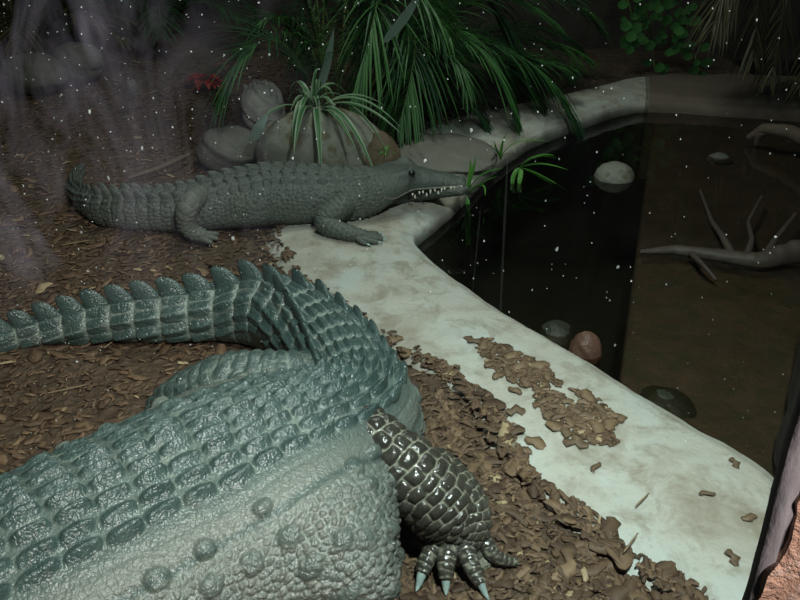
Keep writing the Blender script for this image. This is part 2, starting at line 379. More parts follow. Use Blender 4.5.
# soil bed (sinks under the rim) ; signed distance to the bed's border
pool_poly = np.concatenate([Lc[:, :2], np.array([[6, Lc[-1, 1]], [6, Lc[0, 1]]])])
def sdist(x, y):                              # > 0 on the soil side
    A = pool_poly; B = np.roll(pool_poly, -1, 0); d = np.full(x.shape, 1e9); ins = np.zeros(x.shape, bool)
    for (ax, ay), (bx, by) in zip(A, B):
        ex, ey = bx-ax, by-ay; l2 = ex*ex+ey*ey+1e-12; t = np.clip(((x-ax)*ex+(y-ay)*ey)/l2, 0, 1)
        d = np.minimum(d, np.hypot(x-ax-t*ex, y-ay-t*ey))
        cr = ((ay > y) != (by > y)) & (x < (bx-ax)*(y-ay)/(by-ay+1e-12)+ax); ins ^= cr
    return np.where(ins, -d, d)
def soil_z(x, y, sd=None):
    if sd is None: sd = sdist(x, y)
    z = np.clip((sd+.03*fbm(x*7, y*7, 3, 55))*0.45, -.25, -.010) + .014*fbm(x*4, y*4, 4, 21) + .009*fbm(x*16, y*16, 3, 31)
    return z + 0.20*sstep(4.3, 6.4, y)*sstep(.6, -.6, x) + 0.03*sstep(-.9, -2.2, x)
gx = np.linspace(-4.4, 2.6, 560); gy = np.linspace(0.46, 6.75, 520)
X, Y = np.meshgrid(gx, gy, indexing='ij'); SD = sdist(X, Y); Z = soil_z(X, Y, SD)
P = np.stack([X, Y, Z], -1); I = np.arange(X.size).reshape(X.shape)
q = np.stack([I[:-1, :-1], I[1:, :-1], I[1:, 1:], I[:-1, 1:]], -1).reshape(-1, 4)
q = q[(SD.ravel()[q] > -0.30).any(1)]
used, inv = np.unique(q, return_inverse=True)
struct(MB().add(P.reshape(-1, 3)[used], inv.reshape(-1, 4)).build('floor', M['soil']), 'brown soil bed of the enclosure')

def slab(name, lo, hi, m, label=None):
    lo, hi = np.array(lo, float), np.array(hi, float)
    c = np.array([[x, y, z] for z in (0, 1) for x, y in ((0, 0), (1, 0), (1, 1), (0, 1))], float)*(hi-lo)+lo
    f = [(0, 3, 2, 1), (4, 5, 6, 7), (0, 1, 5, 4), (1, 2, 6, 5), (2, 3, 7, 6), (3, 0, 4, 7)]
    return struct(MB().add(c, f).build(name, m, smooth=False), label)
def rock_wall(name, path, z0, z1, m, amp, thick, label, inward=1):
    R, L = resample(np.array([(x, y, 0) for x, y in path], float), int(60*max(1, len(path)-1)), .08)
    T = unit(np.gradient(R, axis=0)); N = np.stack([-T[:, 1], T[:, 0], 0*T[:, 0]], 1)*inward
    zz = np.linspace(z0, z1, 50)
    nz = fbm(L[:, None]*2.2, zz[None]*2.2, 5, 77) + .35*fbm(L[:, None]*9, zz[None]*9, 3, 78)
    A = R[:, None]+N[:, None]*(amp*nz)[..., None]; A[..., 2] = zz
    B = R[:, None]-N[:, None]*thick+0*A; B[..., 2] = zz
    G = np.concatenate([A, B[:, ::-1]], 1)
    return struct(MB().grid(G, close_v=True, cap0=True, cap1=True, flip=inward < 0).build(name, m), label)
rock_wall('wall_back', [(-4.6, 6.7), (-1, 6.75), (2, 6.7), (3.6, 6.65)], -.6, 3.5, M['darkwall'], .10, .25, 'dark rough wall at the back of the enclosure', -1)
rock_wall('wall_left', [(-4.4, .4), (-4.4, 3), (-4.4, 6.8)], -.2, 3.5, M['darkwall'], .10, .25, 'dark rough wall on the left of the enclosure', -1)
rock_wall('wall_right', [(1.06, .7), (1.075, 1.72), (1.36, 2.25), (1.68, 2.78), (2.5, 3.7), (3.4, 5.0), (3.5, 6.8)], -.7, 3.5, M['darkwall'], .03, .25, 'dark rough wall beside the pool', 1)
slab('ceiling', (-4.7, .3, 3.5), (3.9, 7, 3.6), M['darkwall'], 'dark ceiling of the enclosure')

# pool: floor, added shelf standing in for a reflected brown wall, water
gx = np.linspace(-.2, 3.6, 160); gy = np.linspace(1.0, 6.8, 200); X, Y = np.meshgrid(gx, gy, indexing='ij')
P = np.stack([X, Y, -.58+.03*fbm(X*2, Y*2, 4, 91)], -1)
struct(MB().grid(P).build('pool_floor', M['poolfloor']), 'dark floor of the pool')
a, b = at(655, 124, WATER-.03)[:2], at(622, 384, WATER-.03)[:2]; a = a+(a-b)*.12; b = b+(b-a)*.5
u = np.linspace(0, 1, 140)[:, None]; w = np.linspace(0, 1, 120)[None]
X = b[0]+(a[0]-b[0])*u+w*(3.1-.3*u); Y = b[1]+(a[1]-b[1])*u-.15*w
Zs = WATER-.030+.034*fbm(X*3, Y*3, 5, 14)+.012*fbm(X*14, Y*14, 3, 15)+.17*sstep(.22, .55, w)*(fbm(X*2.6+5, Y*2.6, 5, 44)+.12)
P = np.stack([X, Y, Zs], -1); edge = P[:, :1].copy(); e2 = edge.copy(); edge[..., 0] -= .01; edge[..., 2] -= .03; e2[..., 2] = -.58
struct(MB().grid(np.concatenate([e2, edge, P], 1)).build('reflection_shelf', M['reflbrown']), 'added brown shelf just under the water, standing in for a reflected wall')
P = np.array([[[-.3, 1.0, WATER], [-.3, 6.7, WATER]], [[3.6, 1.0, WATER], [3.6, 6.7, WATER]]])
struct(MB().grid(P, flip=True).build('pool_water', M['water'], smooth=False), 'dark still water of the pool')

# viewing window: moulded rock surround, rubber gasket, pane
WY = 0.35
def wall_piece(x0, x1, z0, z1, nx, nz):
    x = np.linspace(x0, x1, nx); z = np.linspace(z0, z1, nz); X, Z = np.meshgrid(x, z, indexing='ij')
    return X, Z
mb = MB()
def front(x0, x1, z0, z1, nx, nz, edge_side=None):
    X, Z = wall_piece(x0, x1, z0, z1, nx, nz)
    if edge_side == 'L':                       # ragged edge beside the gasket
        w = np.linspace(1, 0, nx)[:, None]**3; X = X + w*(.010*fbm(Z*22, Z*0, 4, 3)+.004*fbm(Z*90, Z*0, 2, 6))
    D = .018*fbm(X*16, Z*16, 5, 61)+.006*fbm(X*70, Z*70, 3, 62)
    A = np.stack([X, WY-.008+.55*D-.012*(1-np.exp(-((X-x0)/.02)**2) if edge_side == 'L' else 0), Z], -1)
    B = A.copy(); B[..., 1] = WY+.004
    mb.grid(A); mb.grid(B, flip=True)
    ring = lambda G: np.concatenate([G[:, 0], G[-1, 1:], G[-2::-1, -1], G[0, -2:0:-1]])
    mb.grid(np.stack([ring(A), ring(B)], 0), close_v=True)
front(.2338, 1.3, -.1, 3.5, 120, 360, 'L'); front(-2.6, .2338, -.1, .30, 60, 20); front(-2.6, .2338, 2.15, 3.5, 60, 30); front(-4.6, -2.6, -.1, 3.5, 30, 60)
struct(mb.build('wall_front', M['pinkrock']), 'pinkish moulded rock wall around the viewing window')
def gasket_bar(path, w):
    R, L = resample(path, 160, .01); prof = np.array([(-.5, .004), (-.5, -.002), (-.38, -.005), (-.1, -.0045), (.1, -.0065), (.4, -.005), (.95, -.003), (.95, .004)])
    T = unit(np.gradient(R, axis=0)); Nn = np.cross(T, np.array([0, 1, 0]))
    P = R[:, None]+Nn[:, None]*(prof[:, 0]*w)[None, :, None]; P[..., 1] += prof[:, 1]+.0015*fbm(L[:, None]*40, prof[None, :, 0]*9, 3, 5)
    return P
wpath = np.array([[.2345, WY, .26], [.2345, WY, .9], [.237, WY, 1.02], [.2355, WY, 1.07], [.2315, WY, 1.14], [.2305, WY, 1.24], [.2305, WY, 1.5], [.2305, WY, 2.2]])
struct(MB().grid(gasket_bar(wpath, .0088), flip=True).build('trim_2', M['rubber']), 'worn dark rubber strip along the edge of the viewing window')
P = np.array([[[-2.62, WY, .28], [-2.62, WY, 2.17]], [[.231, WY, .28], [.231, WY, 2.17]]])
win = struct(MB().grid(P, flip=True).build('window_1', M['glass'], smooth=False), 'glass pane of the viewing window with smudges')
mb = MB()
for i in range(900):
    px = random.uniform(-20, 815); py = random.uniform(-10, 610)
    if random.random() < .45: px = random.uniform(-20, 420)*random.random()**.4
    c = atY(px, py, WY-.0006); big = random.random()
    r = random.choice([.00018, .00025, .0003, .00035]) if big < .965 else random.uniform(.0004, .0008)
    if c[2] < .3 or c[0] > .222: continue
    m = 7; ph = np.linspace(0, 2*math.pi, m, endpoint=False); rr = r*(1+.35*rng.normal(size=m).clip(-1, 1)); el = random.uniform(.7, 1.6)
    V = np.array([[c[0]+rr[j]*math.cos(ph[j]), c[1], c[2]+rr[j]*el*math.sin(ph[j])] for j in range(m)]+[[c[0], c[1]-r*.5, c[2]]])
    mb.add(V, None, [(j, (j+1) % m, m) for j in range(m)], tone=random.uniform(.15, .8) if big < .965 else random.uniform(.3, .75))
for (x0, y0, x1, y1, wd, tn) in ((508, 150, 498, 362, .0006, .13), (481, 205, 472, 296, .0004, .10)):   # dried trickles
    n = 40; t = np.linspace(0, 1, n); Pm = np.array([atY(x0+(x1-x0)*q, y0+(y1-y0)*q, WY-.0005) for q in t])
    hw = wd*(.35+.65*np.sin(np.pi*np.clip(t*1.1, 0, 1)))*(1+.4*fbm(t*12, t*0, 3, 4))
    G = np.stack([Pm-np.stack([hw, 0*hw, 0*hw], 1), Pm+np.stack([hw, 0*hw, 0*hw], 1)], 1)
    mb.grid(G, tone=tn*.10)
tag(mb.build('dust_specks', M['dust'], smooth=False), 'white dust specks and dried trickles on the window glass', 'dust', kind='stuff')

# ------------------------------------------------------------------ crocodiles
def croc_surface(knots, n, m, sig, exps=2.15, asym=None):
    """knots: x, y, z_low, z_high, half width, share of the height at which it is widest. Returns base grid, lengths, signed sideways distance."""
    K = np.asarray(knots, float); Q = np.concatenate([K[:, :2], np.zeros((len(K), 1)), K[:, 2:]], 1)
    R, L = resample(Q, n, sig); T = unit(np.gradient(R[:, :3], axis=0)); A = np.stack([-T[:, 1], T[:, 0], 0*T[:, 0]], 1)
    zl, zh, hw, kk = R[:, 3], R[:, 4], R[:, 5], R[:, 6]; zm = zl+kk*(zh-zl)
    ph = np.linspace(-math.pi, math.pi, m, endpoint=False)+math.pi/m
    e = 2/exps; sx = np.sign(np.sin(ph))*np.abs(np.sin(ph))**e; cz = np.sign(np.cos(ph))*np.abs(np.cos(ph))**e
    P = R[:, None, :3]+A[:, None]*(hw[:, None]*sx[None])[..., None]
    P[..., 2] = zm[:, None]+np.where(cz[None] > 0, (zh-zm)[:, None]*cz, (zm-zl)[:, None]*cz)
    if asym is not None:
        f = asym(L)[:, None]; sxx = sx[None]; P += A[:, None]*(hw[:, None]*sxx*np.where(sxx < 0, f[..., 0], f[..., 1]))[..., None]
    seg = np.linalg.norm(np.diff(P, axis=1), axis=-1); w = np.concatenate([np.zeros((n, 1)), np.cumsum(seg, 1)], 1)
    w = w-(w[:, m//2-1]+w[:, m//2])[:, None]*.5
    return P, L, w, R, A, ph
def plates(s, w, ps, pw, keel, seed, off=0.0):
    """rows of keeled plates: height 0..1 and crease 0..1"""
    a = s/ps; ia = np.floor(a); fa = a-ia; b = w/pw+off; ib = np.floor(b); fb = b-ib
    A, B = 2*fa-1, 2*fb-1
    A = A+.25*(vhash(ia, ib, 0, seed+3)-.5); B = B+.22*(vhash(ia, ib, 0, seed)-.5); rr = (np.abs(A)**2.6+np.abs(B)**2.6)
    dome = np.clip(1-rr**1.25, 0, 1)
    kl = np.exp(-(B/.30)**2)*np.clip(.35+.75*fa, 0, 1)*(1-sstep(.86, 1.0, fa))*sstep(0, .15, fa)
    j = .75+.5*vhash(ia, ib, 0, seed+5)
    h = (.55*dome+keel*kl)*j
    crease = 1-sstep(.02, .34, dome)
    return h, crease
def lobe(mb, base, ts, nr, ac, p, h, th, lean=.5, n=9, m=14, **attr):
    """an upright rounded spike: base point, along-tail, up and across directions"""
    q = np.linspace(0, 1, n)[:, None]; a = np.linspace(0, 2*math.pi, m, endpoint=False)[None]
    half = p*.54*(1-q**4.5)**.5*(1-.24*q)+1e-4; mid = p*lean*.55*q**1.1
    t = mid+half*np.cos(a); c = th*(1-.62*q)*np.sin(a)*(1-q**5)**.5; up = h*(q*1.0)-.35*h*(1-q)*(q < .01)
    P = base+t[..., None]*ts+c[..., None]*ac+(up+0*a)[..., None]*nr
    mb.grid(P, close_v=True, cap1=True, flip=True, **attr)
def scaled_limb(mb, pts, n, m, ps, k, amp, sig=.02, squash=1.0, zone=.2, up=(0, 0, 1), seed=3, caps=True, mat=0, thin=.38):
    P, L, th, R = tube_grid(pts, n, m, sig, up, squash); N = outward(P)
    pss = np.interp(L/L[-1], np.linspace(0, 1, len(np.atleast_1d(ps))), np.atleast_1d(ps)); u_ = np.r_[0, np.cumsum(np.diff(L)/(.5*(pss[1:]+pss[:-1])))]
    a = u_[:, None]+.25*np.sin(th[None]+.6)+.26*fbm(P[..., 0]*20+P[..., 2]*14, P[..., 1]*20, 2, seed); ia = np.floor(a); b = th[None]/(2*math.pi)*k+.5*(ia % 2)+.28*(vhash(np.mod(ia, 97), 0*ia, 0, seed+2)-.5)+.22*fbm(P[..., 0]*30+P[..., 2]*20, P[..., 1]*30, 2, seed+4); ib = np.floor(b)
    A, B = 2*(a-ia)-1, 2*(b-ib)-1
    dome = (1-np.abs(A)**2.6)*(1-np.abs(B)**3.4); h = amp*dome*(.7+.6*vhash(ia, np.mod(ib, k), 0, seed))
    P2 = P+N*h[..., None]; cr = 1-sstep(.04, thin, dome)
    mb.grid(P2, close_v=True, cap0=caps, cap1=caps, crease=cr, zone=zone, mat=mat)
    return P
def toe(mb, pts, parent, n=40, amp=.0022, ps=.013, claw=.05, clawr=.0085, m=14, skin='legskin'):
    scaled_limb(mb, pts, n, m, ps, 3, amp, .008, zone=.1, mat=1)
    p0, p1 = np.array(pts[-2][:3], float), np.array(pts[-1][:3], float); d = unit(p1-p0); d0 = d.copy()
    c = [(*(p1-d*.008), clawr)]
    for j in range(1, 6):
        d = unit(d+np.array([0, 0, -.16])); q = np.array(c[-1][:3])+d*claw/5; q[2] = max(q[2], .006+.002*(5-j)); c.append((*q, clawr*(1-j/5.0)**.8+.0008))
    P, *_ = tube_grid(c, 16, 10, .004)
    MB().grid(P, close_v=True, cap0=True, cap1=True).build('claw', M['claw'], parent)['label'] = 'pale bluish claw'

def near_croc():
    root = empty('crocodile', (at(200, 470, 0)[0], at(200, 470, 0)[1], 0)); O = np.array(root.location)
    hip = at(368, 372, .32)
    K = []                                     # from the snout (left of the view) to the tip of the tail
    def k_(p, zl, zh, hw, kk): K.append((p[0], p[1], zl, zh, hw, kk))
    mid = at(78, 486, .37); d = unit((hip-mid)*np.array([1, 1, 0]))
    for f, zl, zh, hw, kk in ((-1.02, .03, .20, .13, .5), (-.74, .02, .30, .19, .45), (-.44, .0, .35, .28, .42), (-.10, -.005, .375, .335, .40), (.25, -.005, .375, .345, .40), (.55, -.005, .36, .330, .42), (.80, -.004, .34, .25, .45)):
        p = mid+d*f*np.linalg.norm(hip-mid)/.98
        if f < -.3: p = p+np.array([-.10, .13, 0])*((-.3-f)/.7)**1.5
        k_(p, zl, zh, hw, kk)
    k_(hip, .0, .325, .155, .50)
    for px, py, z, hw in ((356, 350, .30, .135), (340, 325, .285, .125), (318, 303, .27, .12), (290, 286, .255, .108), (260, 277, .24, .098), (235, 283, .205, .09), (214, 290, .175, .082), (160, 297, .155, .07), (108, 303, .13, .055), (60, 315, .095, .042), (20, 325, .07, .034), (-30, 342, .055, .025), (-90, 372, .035, .014), (-130, 400, .02, .006)):
        k_(at(px, py, z), .0, z, hw, .42)
    n, m = 1100, 560
    LB = float(np.sum(np.hypot(*np.diff(np.array(K)[:8, :2], axis=0).T)))
    sag = lambda L: np.stack([.42*np.exp(-((L-LB+.29)/.135)**2), -.14*sstep(-.25, -.6, L-LB)], -1)
    P, L, w, R, A, ph = croc_surface(K, n, m, .065, asym=sag)
    N = outward(P)
    ih = np.argmin(np.hypot(R[:, 0]-hip[0], R[:, 1]-hip[1])); s = L-L[ih]
    S = s[:, None]+0*w; aw = np.abs(w)
    # back plates
    pitch = np.interp(s, [-1.4, -.7, -.35, 0, .1, .25, .9, 1.6, 2.2], [.085, .082, .072, .055, .064, .085, .094, .075, .05])
    U = np.r_[0, np.cumsum(.5*(1/pitch[1:]+1/pitch[:-1])*np.diff(s))]; U = (U-U[ih])
    UU = U[:, None]+(.30*fbm(S*6, w*9, 2, 2)+.35*(np.abs(w)/.18)**2)*(S < .02)*sstep(.02, -.1, S)
    wd = np.interp(s, [-1.4, -.9, -.45, -.1, .12], [.14, .175, .185, .150, .10])[:, None]
    hp, cp = plates(UU, w/wd+.05*fbm(S*8, w*8, 2, 12), 1.0, 1/4.0, .95, 4)
    band = 1-sstep(.94, 1.02, aw/wd)
    trunk = 1-sstep(.02, .14, S)
    wr = fbm(S*34, w*80, 3, 6)
    H1 = band*trunk*(hp*(.019-.010*sstep(-.02, .10, w))+(.0045*wr+.003*fbm(S*90, w*40, 2, 16))*sstep(0, .5, hp))
    C1 = band*cp*(.45+.5*(fbm(S*9, w*9, 3, 71) > 0))
    # flank: pebbles, scattered round bosses, long folds
    fl = (1-band)*trunk
    f1, f2, idv = cells(S/.0185, w/.0165, 3); peb = sstep(.0, .42, f2-f1)
    g1, g2, idg = cells(S/.078, (aw-wd)/.072+.37, 17, .6); boss = np.where(idg > .42, np.sqrt(np.clip(1-(g1/(.20+.13*idg))**2, 0, 1)), 0)
    low = sstep(.07, .16, aw-wd)
    strip = sstep(-.01, .02, aw-wd)*(1-sstep(.10, .15, aw-wd))
    folds = sum(np.exp(-((aw-wd-c-.010*fbm(S*3, w*0, 2, int(c*900)))/.0065)**2) for c in (.03, .078, .094, .118))
    H2 = fl*(.0078*peb*low*(1-.8*boss)*(.6+.8*idv)+.0010*peb*strip+(.0155*boss)*sstep(.035, .06, aw-wd)-.0028*folds*strip)
    dk = np.exp(-((aw-wd-.086-.010*fbm(S*3, w*0, 2, 70))/.010)**2)
    C2 = fl*np.clip((1-sstep(.02, .22, f2-f1))*.95*(1-boss)*low+.30*strip*(1-dk), 0, 1)
    # tail rings
    tail = sstep(.04, .16, S); half = np.interp(s, s, np.max(aw, 1))[:, None]
    wc0 = np.interp(s, [-.05, .10, .30, .48, .62, .72], [.115, .105, .085, .055, .022, 0.0])
    a = UU-np.floor(UU); AA = 2*a-1
    rel = aw-np.minimum(wc0, .11)[:, None]
    hp2, cp2 = plates(UU, rel, 1.0, .052, .7, 9)
    ring = 1-np.abs(AA)**7
    row2 = (rel > -.001)*(1-sstep(.155, .21, rel))
    H3 = tail*(.0055*ring+row2*.0125*hp2*np.clip(half/.16, .3, 1)+.0022*wr+.006*(rel < 0)*hp)
    C3 = tail*np.clip((1-ring)*1.2*.6+.35*cp2*row2, 0, 1)
    N[:, :, :] = N
    P2 = P+N*(H1+H2+H3)[..., None]; P2[..., 2] = np.maximum(P2[..., 2], .0)
    zone = np.clip(fl*(.35+.65*sstep(0, .05, aw-wd))*(1-.75*dk)*(1-.45*boss)*(.75+.5*(idv-.5)*low), 0, 1)
    mb = MB()
    mb.grid(P2-O, close_v=True, cap0=True, cap1=True, crease=np.clip(C1+C2+C3, 0, 1), zone=zone)
    # crest spikes
    k0 = int(math.ceil(U[ih]-1)); up = np.array([0, 0, 1.0])
    for kx in range(-1, 40):
        uc = kx+.5
        if uc > U[-1]-1: break
        i = int(np.searchsorted(U, uc)); i = min(max(i, 2), n-3)
        if s[i] < -.03: continue
        T = unit(R[i+2, :3]-R[i-2, :3]); pt = pitch[i]; sz = s[i]
        hh = np.interp(sz, [-.05, .1, .3, .6, .75, 1.3, 1.8, 2.2], [.014, .018, .026, .046, .064, .062, .045, .02])
        sides = (-1, 1) if wc0[i] > .012 else (0,)
        for sd in sides:
            j = int(np.argmin(np.abs(w[i]-sd*wc0[i])))
            nr = unit(N[i, j]*.55+up) if sd else up
            b = P2[i, j]-O-nr*.010
            lobe(mb, b, T, nr, unit(np.cross(nr, T)), pt*1.0, hh+.010, .021 if not sd else .015, lean=.66, crease=.05, zone=0.0)
    # far hind leg, its knee showing beyond the back
    fp = [(*at(330, 378, .17), .06), (*at(290, 384, .20), .088), (*at(225, 384, .20), .084), (*at(178, 397, .15), .055), (*at(160, 412, .08), .04)]
    scaled_limb(mb, [(*(np.array(p[:3])-O), p[3]) for p in fp], 90, 60, .034, 11, .008, .04, zone=.1)
    # near hind leg
    Z = lambda x, y, z, r: (*(at(x, y, z)-O), r)
    lp = [Z(352, 414, .275, .05), Z(366, 430, .262, .058), Z(381, 447, .240, .068), Z(406, 471, .200, .080), Z(433, 496, .15, .085), Z(448, 513, .108, .082), Z(455, 528, .072, .060), Z(458, 540, .045, .038)]
    scaled_limb(mb, lp, 200, 130, (.030, .036, .030, .020, .015), 11, .0075, .03, zone=0.0, seed=8, mat=1, thin=.30)
    lower = [Z(425, 462, .19, .05), Z(450, 488, .15, .062), Z(468, 515, .105, .062), Z(470, 538, .06, .045), Z(464, 548, .035, .03)]
    scaled_limb(mb, lower, 150, 110, (.022, .018, .013), 17, .005, .03, zone=.05, seed=12, mat=1, thin=.34)
    mb.grid(blob(at(461, 547, .03)-O, (.060, .050, .034), 30, 40, .05, 3), close_v=True, flip=True, crease=.3, zone=.2, mat=1)
    toe(mb, [Z(440, 537, .060, .024), Z(433, 549, .056, .022), Z(426, 562, .042, .019), Z(422, 573, .030, .014)], root, claw=.062, clawr=.0125)
    toe(mb, [Z(450, 540, .062, .027), Z(447, 554, .060, .024), Z(446, 567, .046, .020), Z(446, 579, .030, .014)], root, claw=.058, clawr=.012)
    toe(mb, [Z(463, 540, .062, .026), Z(467, 555, .056, .022), Z(473, 570, .042, .018), Z(481, 584, .027, .013)], root, claw=.056, clawr=.0105)
    toe(mb, [Z(474, 533, .060, .024), Z(485, 543, .052, .020), Z(493, 555, .038, .016), Z(505, 561, .026, .012), Z(516, 562, .018, .009)], root, claw=.02, clawr=.007)
    web = np.array([[Z(462, 545, .05, 0)[:3], Z(472, 538, .05, 0)[:3], Z(484, 543, .045, 0)[:3]], [Z(470, 560, .035, 0)[:3], Z(479, 560, .026, 0)[:3], Z(490, 556, .03, 0)[:3]], [Z(476, 572, .028, 0)[:3], Z(485, 567, .02, 0)[:3], Z(497, 561, .022, 0)[:3]]])
    t2 = web.copy(); t2[..., 2] -= .008
    mb.grid(web, crease=.5, zone=.5, mat=1); mb.grid(t2, crease=.5, zone=.5, flip=True, mat=1)
    mb.build('body', [M['skin'], M['legskin']], root)
    return root
croc1 = tag(near_croc(), 'large wet crocodile in front with keeled back plates, curled tail and clawed hind foot', 'crocodile')

def far_croc():
    p0 = at(260, 225, 0); root = empty('crocodile', (p0[0], p0[1], 0)); O = np.array(root.location)
    K = []
    for px, py, z, zl, hw, kk in ((466, 180, .142, .120, .032, .3), (458, 177, .154, .116, .048, .3), (447, 174, .165, .112, .055, .3), (432, 171, .180, .106, .064, .3), (420, 168, .194, .102, .080, .35), (408, 165, .207, .096, .097, .4), (394, 166, .210, .085, .114, .4),
                              (376, 169, .208, .03, .128, .45), (352, 172, .212, .0, .140, .45), (318, 169, .228, .0, .160, .42), (270, 166, .24, -.005, .180, .40), (228, 174, .22, -.005, .165, .40), (196, 186, .185, .0, .120, .45),
                              (165, 192, .165, .0, .090, .45), (125, 193, .155, .0, .075, .45), (98, 193, .14, .0, .055, .45), (82, 190, .10, .0, .042, .45), (74, 183, .07, .0, .03, .45), (74, 173, .05, .0, .02, .45), (82, 164, .03, .0, .01, .45)):
        p = at(px, py, z); K.append((p[0], p[1], zl, z, hw, kk))
    n, m = 620, 220
    P, L, w, R, A, ph = croc_surface(K, n, m, .022, 2.2)
    N = outward(P)
    KL = np.r_[0, np.cumsum(np.hypot(*np.diff(np.array(K)[:, :2], axis=0).T))]; KL *= L[-1]/KL[-1]
    le, ln, lh = KL[5]+.005, KL[7], KL[12]
    S = L[:, None]+0*w; aw = np.abs(w)
    pitch = np.interp(L, [0, lh, L[-1]], [.052, .052, .05]); U = L/.052
    wd = np.interp(L, [ln, ln+.25, lh-.2, lh, lh+.2], [.06, .12, .15, .11, .07])[:, None]
    hp, cp = plates(U[:, None]+0*w, w/wd, 1.0, 1/3.0, .8, 21)
    onb = sstep(ln-.02, ln+.06, S); band = (1-sstep(.94, 1.02, aw/wd))*onb
    f1, f2, idv = cells(S/.020, w/.018, 41); peb = sstep(.02, .5, f2-f1); fl = (1-band)
    a = U[:, None]-np.floor(U[:, None]); ring = 1-np.abs(2*a-1)**6; tail = sstep(lh, lh+.1, S)
    nf = np.exp(-((S-ln-.09)/.06)**2); folds = nf*np.sin((S+.25*aw)*250)*.004
    H1 = band*hp*.009+fl*peb*.0042*onb+tail*ring*.006+folds*fl+.002*fbm(S*40, w*40, 3, 50)
    # skull: eye ridges, cheek, nostrils, wavy lip
    eye = np.exp(-((S-le)/.028)**2-((aw-.062)/.020)**2)*.032+np.exp(-((S-le-.05)/.05)**2-((aw-.075)/.018)**2)*.010
    nos = np.exp(-((S-.018)/.014)**2-((aw-.014)/.010)**2)*.012
    lip = sstep(.17, .05, S)*np.exp(-((aw-.075)/.02)**2)*.004*np.sin(S*170)
    H = H1+eye+nos+lip
    P2 = P+N*H[..., None]; C = np.clip(.75*band*cp*.5+fl*onb*(1-peb)*.5, 0, 1)
    mb = MB(); mb.grid(P2-O, close_v=True, cap0=True, cap1=True, crease=C, zone=np.clip(fl*.6*sstep(.02, .12, aw-wd), 0, 1))
    # low crest along the tail and over the back
    for kx in range(int((lh-.55)/.052), int(L[-1]/.052)-2):
        i = int(np.searchsorted(L, (kx+.5)*.052)); T = unit(R[i+2, :3]-R[i-2, :3]); sz = L[i]-lh
        hh = np.interp(sz, [-.6, -.2, .1, .5, .9], [.006, .010, .022, .030, .015]); wc = np.interp(sz, [-.6, 0, .35, .5], [.05, .06, .03, 0])
        for sd in ((-1, 1) if wc > .01 else (0,)):
            j = int(np.argmin(np.abs(w[i]-sd*wc))); nr = unit(N[i, j]*.4+np.array([0, 0, 1.0]))
            lobe(mb, P2[i, j]-O-nr*.006, T, nr, unit(np.cross(nr, T)), .05, hh+.006, .010, lean=.6, n=6, m=10, crease=.1, zone=0)
    # lower jaw
    J = []
    for px, py, z, zl, hw in ((465, 181, .126, .096, .030), (457, 178, .124, .078, .047), (441, 175, .120, .050, .060), (425, 171, .118, .016, .083), (408, 167, .122, .002, .110), (392, 167, .13, .0, .128), (372, 171, .12, .0, .134), (352, 174, .10, .0, .125)):
        p = at(px, py, z+.035); J.append((p[0], p[1], zl, z, hw, .55))
    Pj, Lj, wj, Rj, Aj, _ = croc_surface(J, 160, 110, .02, 2.3); Nj = outward(Pj)
    f1, f2, _ = cells(Lj[:, None]/.017+0*wj, wj/.015, 43); pj = sstep(.02, .5, f2-f1)
    mb.grid(Pj+Nj*(pj*.003)[..., None]-O, close_v=True, cap0=True, cap1=True, crease=(1-pj)*.5, zone=.6)
    Z = lambda x, y, z, r: (*(at(x, y, z)-O), r)
    # front leg on the rim, hind leg
    scaled_limb(mb, [Z(348, 200, .15, .050), Z(330, 214, .105, .052), Z(322, 222, .075, .046), Z(336, 230, .062, .038), Z(352, 234, .052, .031), Z(366, 237, .042, .026)], 110, 60, .020, 12, .004, .025, zone=.4)
    for a, b, c, d in (((364, 236), (374, 236), (381, 236), .012), ((364, 237), (374, 238), (383, 239), .012), ((362, 238), (370, 241), (378, 242), .012), ((358, 238), (362, 242), (367, 244), .011), ((364, 235), (372, 233), (378, 233), .010)):
        mbz = .040
        scaled_limb(mb, [Z(*a, .046, .015), Z(*b, mbz, d), Z(*c, .034, d*.6)], 24, 12, .012, 3, .0015, .006, zone=.5)
        p1 = np.array(Z(*c, .034, 0)[:3]); dd = unit(p1-np.array(Z(*b, mbz, 0)[:3])); cl = [(*(p1-dd*.006), .006), (*(p1+dd*.010), .0045), (*(p1+dd*.020-np.array([0, 0, .004])), .001)]
        G, *_ = tube_grid(cl, 8, 8, .002); MB().grid(G, close_v=True, cap0=True, cap1=True).build('claw', M['claw'], root)
    scaled_limb(mb, [Z(200, 194, .17, .038), Z(190, 203, .185, .043), Z(186, 212, .15, .043), Z(185, 222, .10, .038), Z(190, 232, .055, .034), Z(204, 236, .032, .026)], 110, 50, .020, 9, .005, .025, zone=.9)
    for a, b, c in (((200, 234), (210, 234), (218, 234)), ((200, 235), (210, 237), (218, 239)), ((198, 236), (205, 240), (212, 243))):
        scaled_limb(mb, [Z(*a, .036, .016), Z(*b, .028, .013), Z(*c, .018, .008)], 24, 12, .012, 3, .0015, .006, zone=.8)
    mb.build('body', M['farskin'], root)
    # eyes, in sockets under the brow
    i = int(np.searchsorted(L, le-.004))
    for sd in (-1, 1):
        j = int(np.argmin(np.abs(w[i]-sd*.078))); c = P2[i, j]-O-N[i, j]*.005
        MB().grid(blob(c, (.0155, .0155, .013), 14, 20, 0), close_v=True, flip=True).build('eye', M['eye'], root)
    # pale wavy lip from the corner of the mouth to the snout
    lp_ = []
